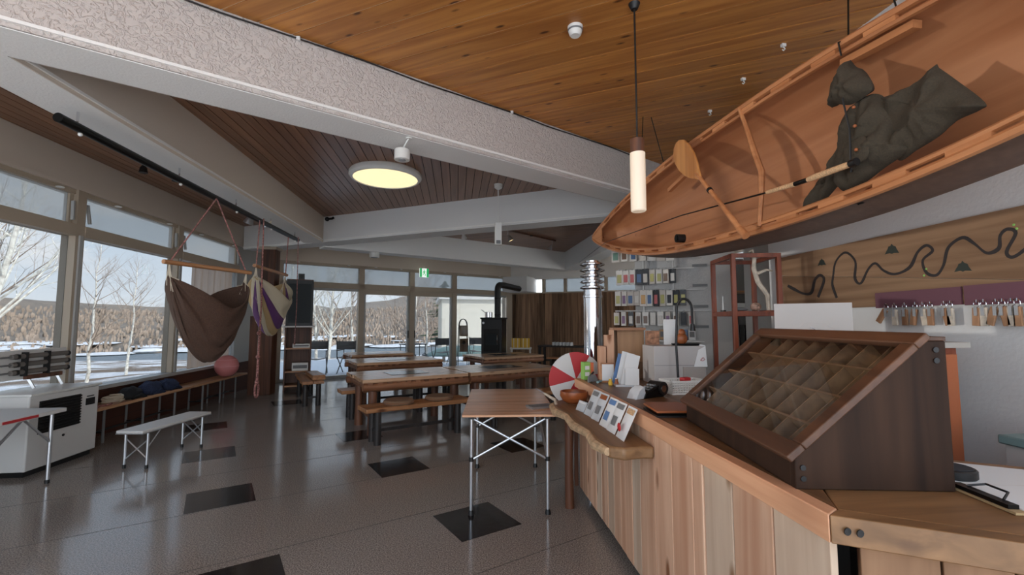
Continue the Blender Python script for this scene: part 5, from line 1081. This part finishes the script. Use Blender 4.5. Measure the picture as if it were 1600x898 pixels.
for i in range(6):
    for j in range(2):
        c = Vector((2.95, 12.15, 0)) + Matrix.Rotation(R(-30), 3, 'Z') @ Vector((-.3 + i * .1, -.08 + j * .12, 0))
        t_ = thing('drinking_glass', '%s upturned glass from the left in the %s row on the dark table' % (ordn[i], ['front', 'back'][j]), 'glass', (c.x, c.y, .741), 0, 'glasses on the dark table'); MB().lathe([(.035, 0), (.03, .09), (.0005, .092), (.0005, .086), (.026, .084), (.031, 0)], 12).build('glass_body', M_clear, t_)
bs = thing('plank_bench', 'plain dark plank bench in front of the barn-board wall', 'bench', (2.95, 11.5, 0), R(-30)); MB().box(-.6, .6, -.15, .15, .42, .46).build('seat', M_bench, bs)
for x in (-.5, .5): MB().box(x - .03, x + .03, -.13, .13, 0, .42).build('leg', M_darkleg, bs)
# ================================================================ TERRACE FURNITURE
dk = thing('terrace_chair', 'grey folding terrace chair nearest the screen cabinet, outside the glass', 'chair', (-3.75, 12.75, -.02), R(10), 'folding terrace chairs')
M_chair = plain('chair_grey', (104, 100, 96), .6)
for x in (-.26, .26):
    MB().tube([(x, -.2, 0), (x, .2, .45)], .014, 7).build('cross_leg', M_chair, dk); MB().tube([(x, .2, 0), (x, -.2, .45)], .014, 7).build('cross_leg', M_chair, dk); MB().tube([(x, .2, .4), (x, .24, .9)], .014, 7).build('back_post', M_chair, dk); MB().tube([(x, -.24, .63), (x, .24, .63)], .016, 7).build('armrest', M_chair, dk); MB().tube([(x, -.22, .45), (x, -.22, .63)], .012, 7).build('arm_post', M_chair, dk)
MB().grid(lambda u, v_: (-.26 + .52 * u, -.2 + .4 * v_, .44 - .04 * math.sin(PI * u)), 8, 3).build('seat_cloth', M_chair, dk, solid=.008); MB().grid(lambda u, v_: (-.26 + .52 * u, .22 + .02 * v_, .66 + .22 * v_), 6, 3).build('back_cloth', M_chair, dk, solid=.008)
dup(dk, (-2.95, 13.0, -.02), R(170), 'grey folding terrace chair in the middle of the first glazed bay')
dup(dk, (-.5, 14.95, -.02), R(200), 'grey folding terrace chair behind the right sliding door')
dup(dk, (.75, 15.3, -.02), R(160), 'grey folding terrace chair left of the stove, outside the glass')
t_ = thing('terrace_table', 'small grey terrace table outside the left sliding door', 'table', (-1.35, 14.3, -.02), R(30)); MB().box(-.35, .35, -.25, .25, .7, .73).build('top', M_chair, t_)
for x in (-.32, .32):
    for y in (-.2, .2): MB().tube([(x, y, 0), (x, y, .7)], .013, 7).build('leg', M_chair, t_)
for i, (x, y) in enumerate(((-1.25, 13.55), (-.95, 13.75))):
    t_ = thing('grey_bag', ['left', 'right'][i] + ' rounded grey bag on the terrace by the doors', 'bag', (x, y, -.02), 0); MB().ball((0, 0, .24), .24, 14, (.8, .6, 1)).build('bag_body', M_grey, t_); MB().tube([(-.08, 0, .47), (0, 0, .53), (.08, 0, .47)], .012, 6).build('handle', M_black, t_)
    t_.scale = (.9, .9, .9)
ka = thing('upturned_kayak', 'upturned faded teal kayak on the terrace behind the chairs', 'kayak', (.35, 16.3, .12), R(4))
MB().grid(lambda u, v_: (-1.5 + 3 * u, .3 * (1 - abs(2 * u - 1) ** 2.2) * math.cos(PI * v_), .05 + (.36 * (1 - .5 * abs(2 * u - 1) ** 3)) * math.sin(PI * v_) ** .8 * (1 - abs(2 * u - 1) ** 5)), 30, 12).build('hull', M_teal, ka, solid=.02, ang=80)
for x in (-.8, .8): MB().box(x - .04, x + .04, -.35, .35, -.14, .06).build('support', M_chair, ka)
sg = thing('arched_stand', 'arched metal stand with hanging wooden signs outside the glass', 'sign stand', (.22, 14.55, -.02), R(8))
for y in (0, .3): MB().tube([(-.17, y, 0), (-.13, y * .5 + .05, 1.3)] + [(-.13 * math.cos(a), y * .5 + .05, 1.3 + .2 * math.sin(a)) for a in [R(q) for q in range(20, 180, 20)]] + [(.13, y * .5 + .05, 1.3), (.17, y, 0)], .012, 7).build('arch', M_blackm, sg)
for z, s in ((.95, .34), (.45, .42)): MB().box(-.13, .13, -.03, -.01, z, z + s).build('sign_board', M_barn, sg)
MB().ball((0, -.03, .75), .06, 10, (1, .2, 1)).build('roundel', M_darkleg, sg)
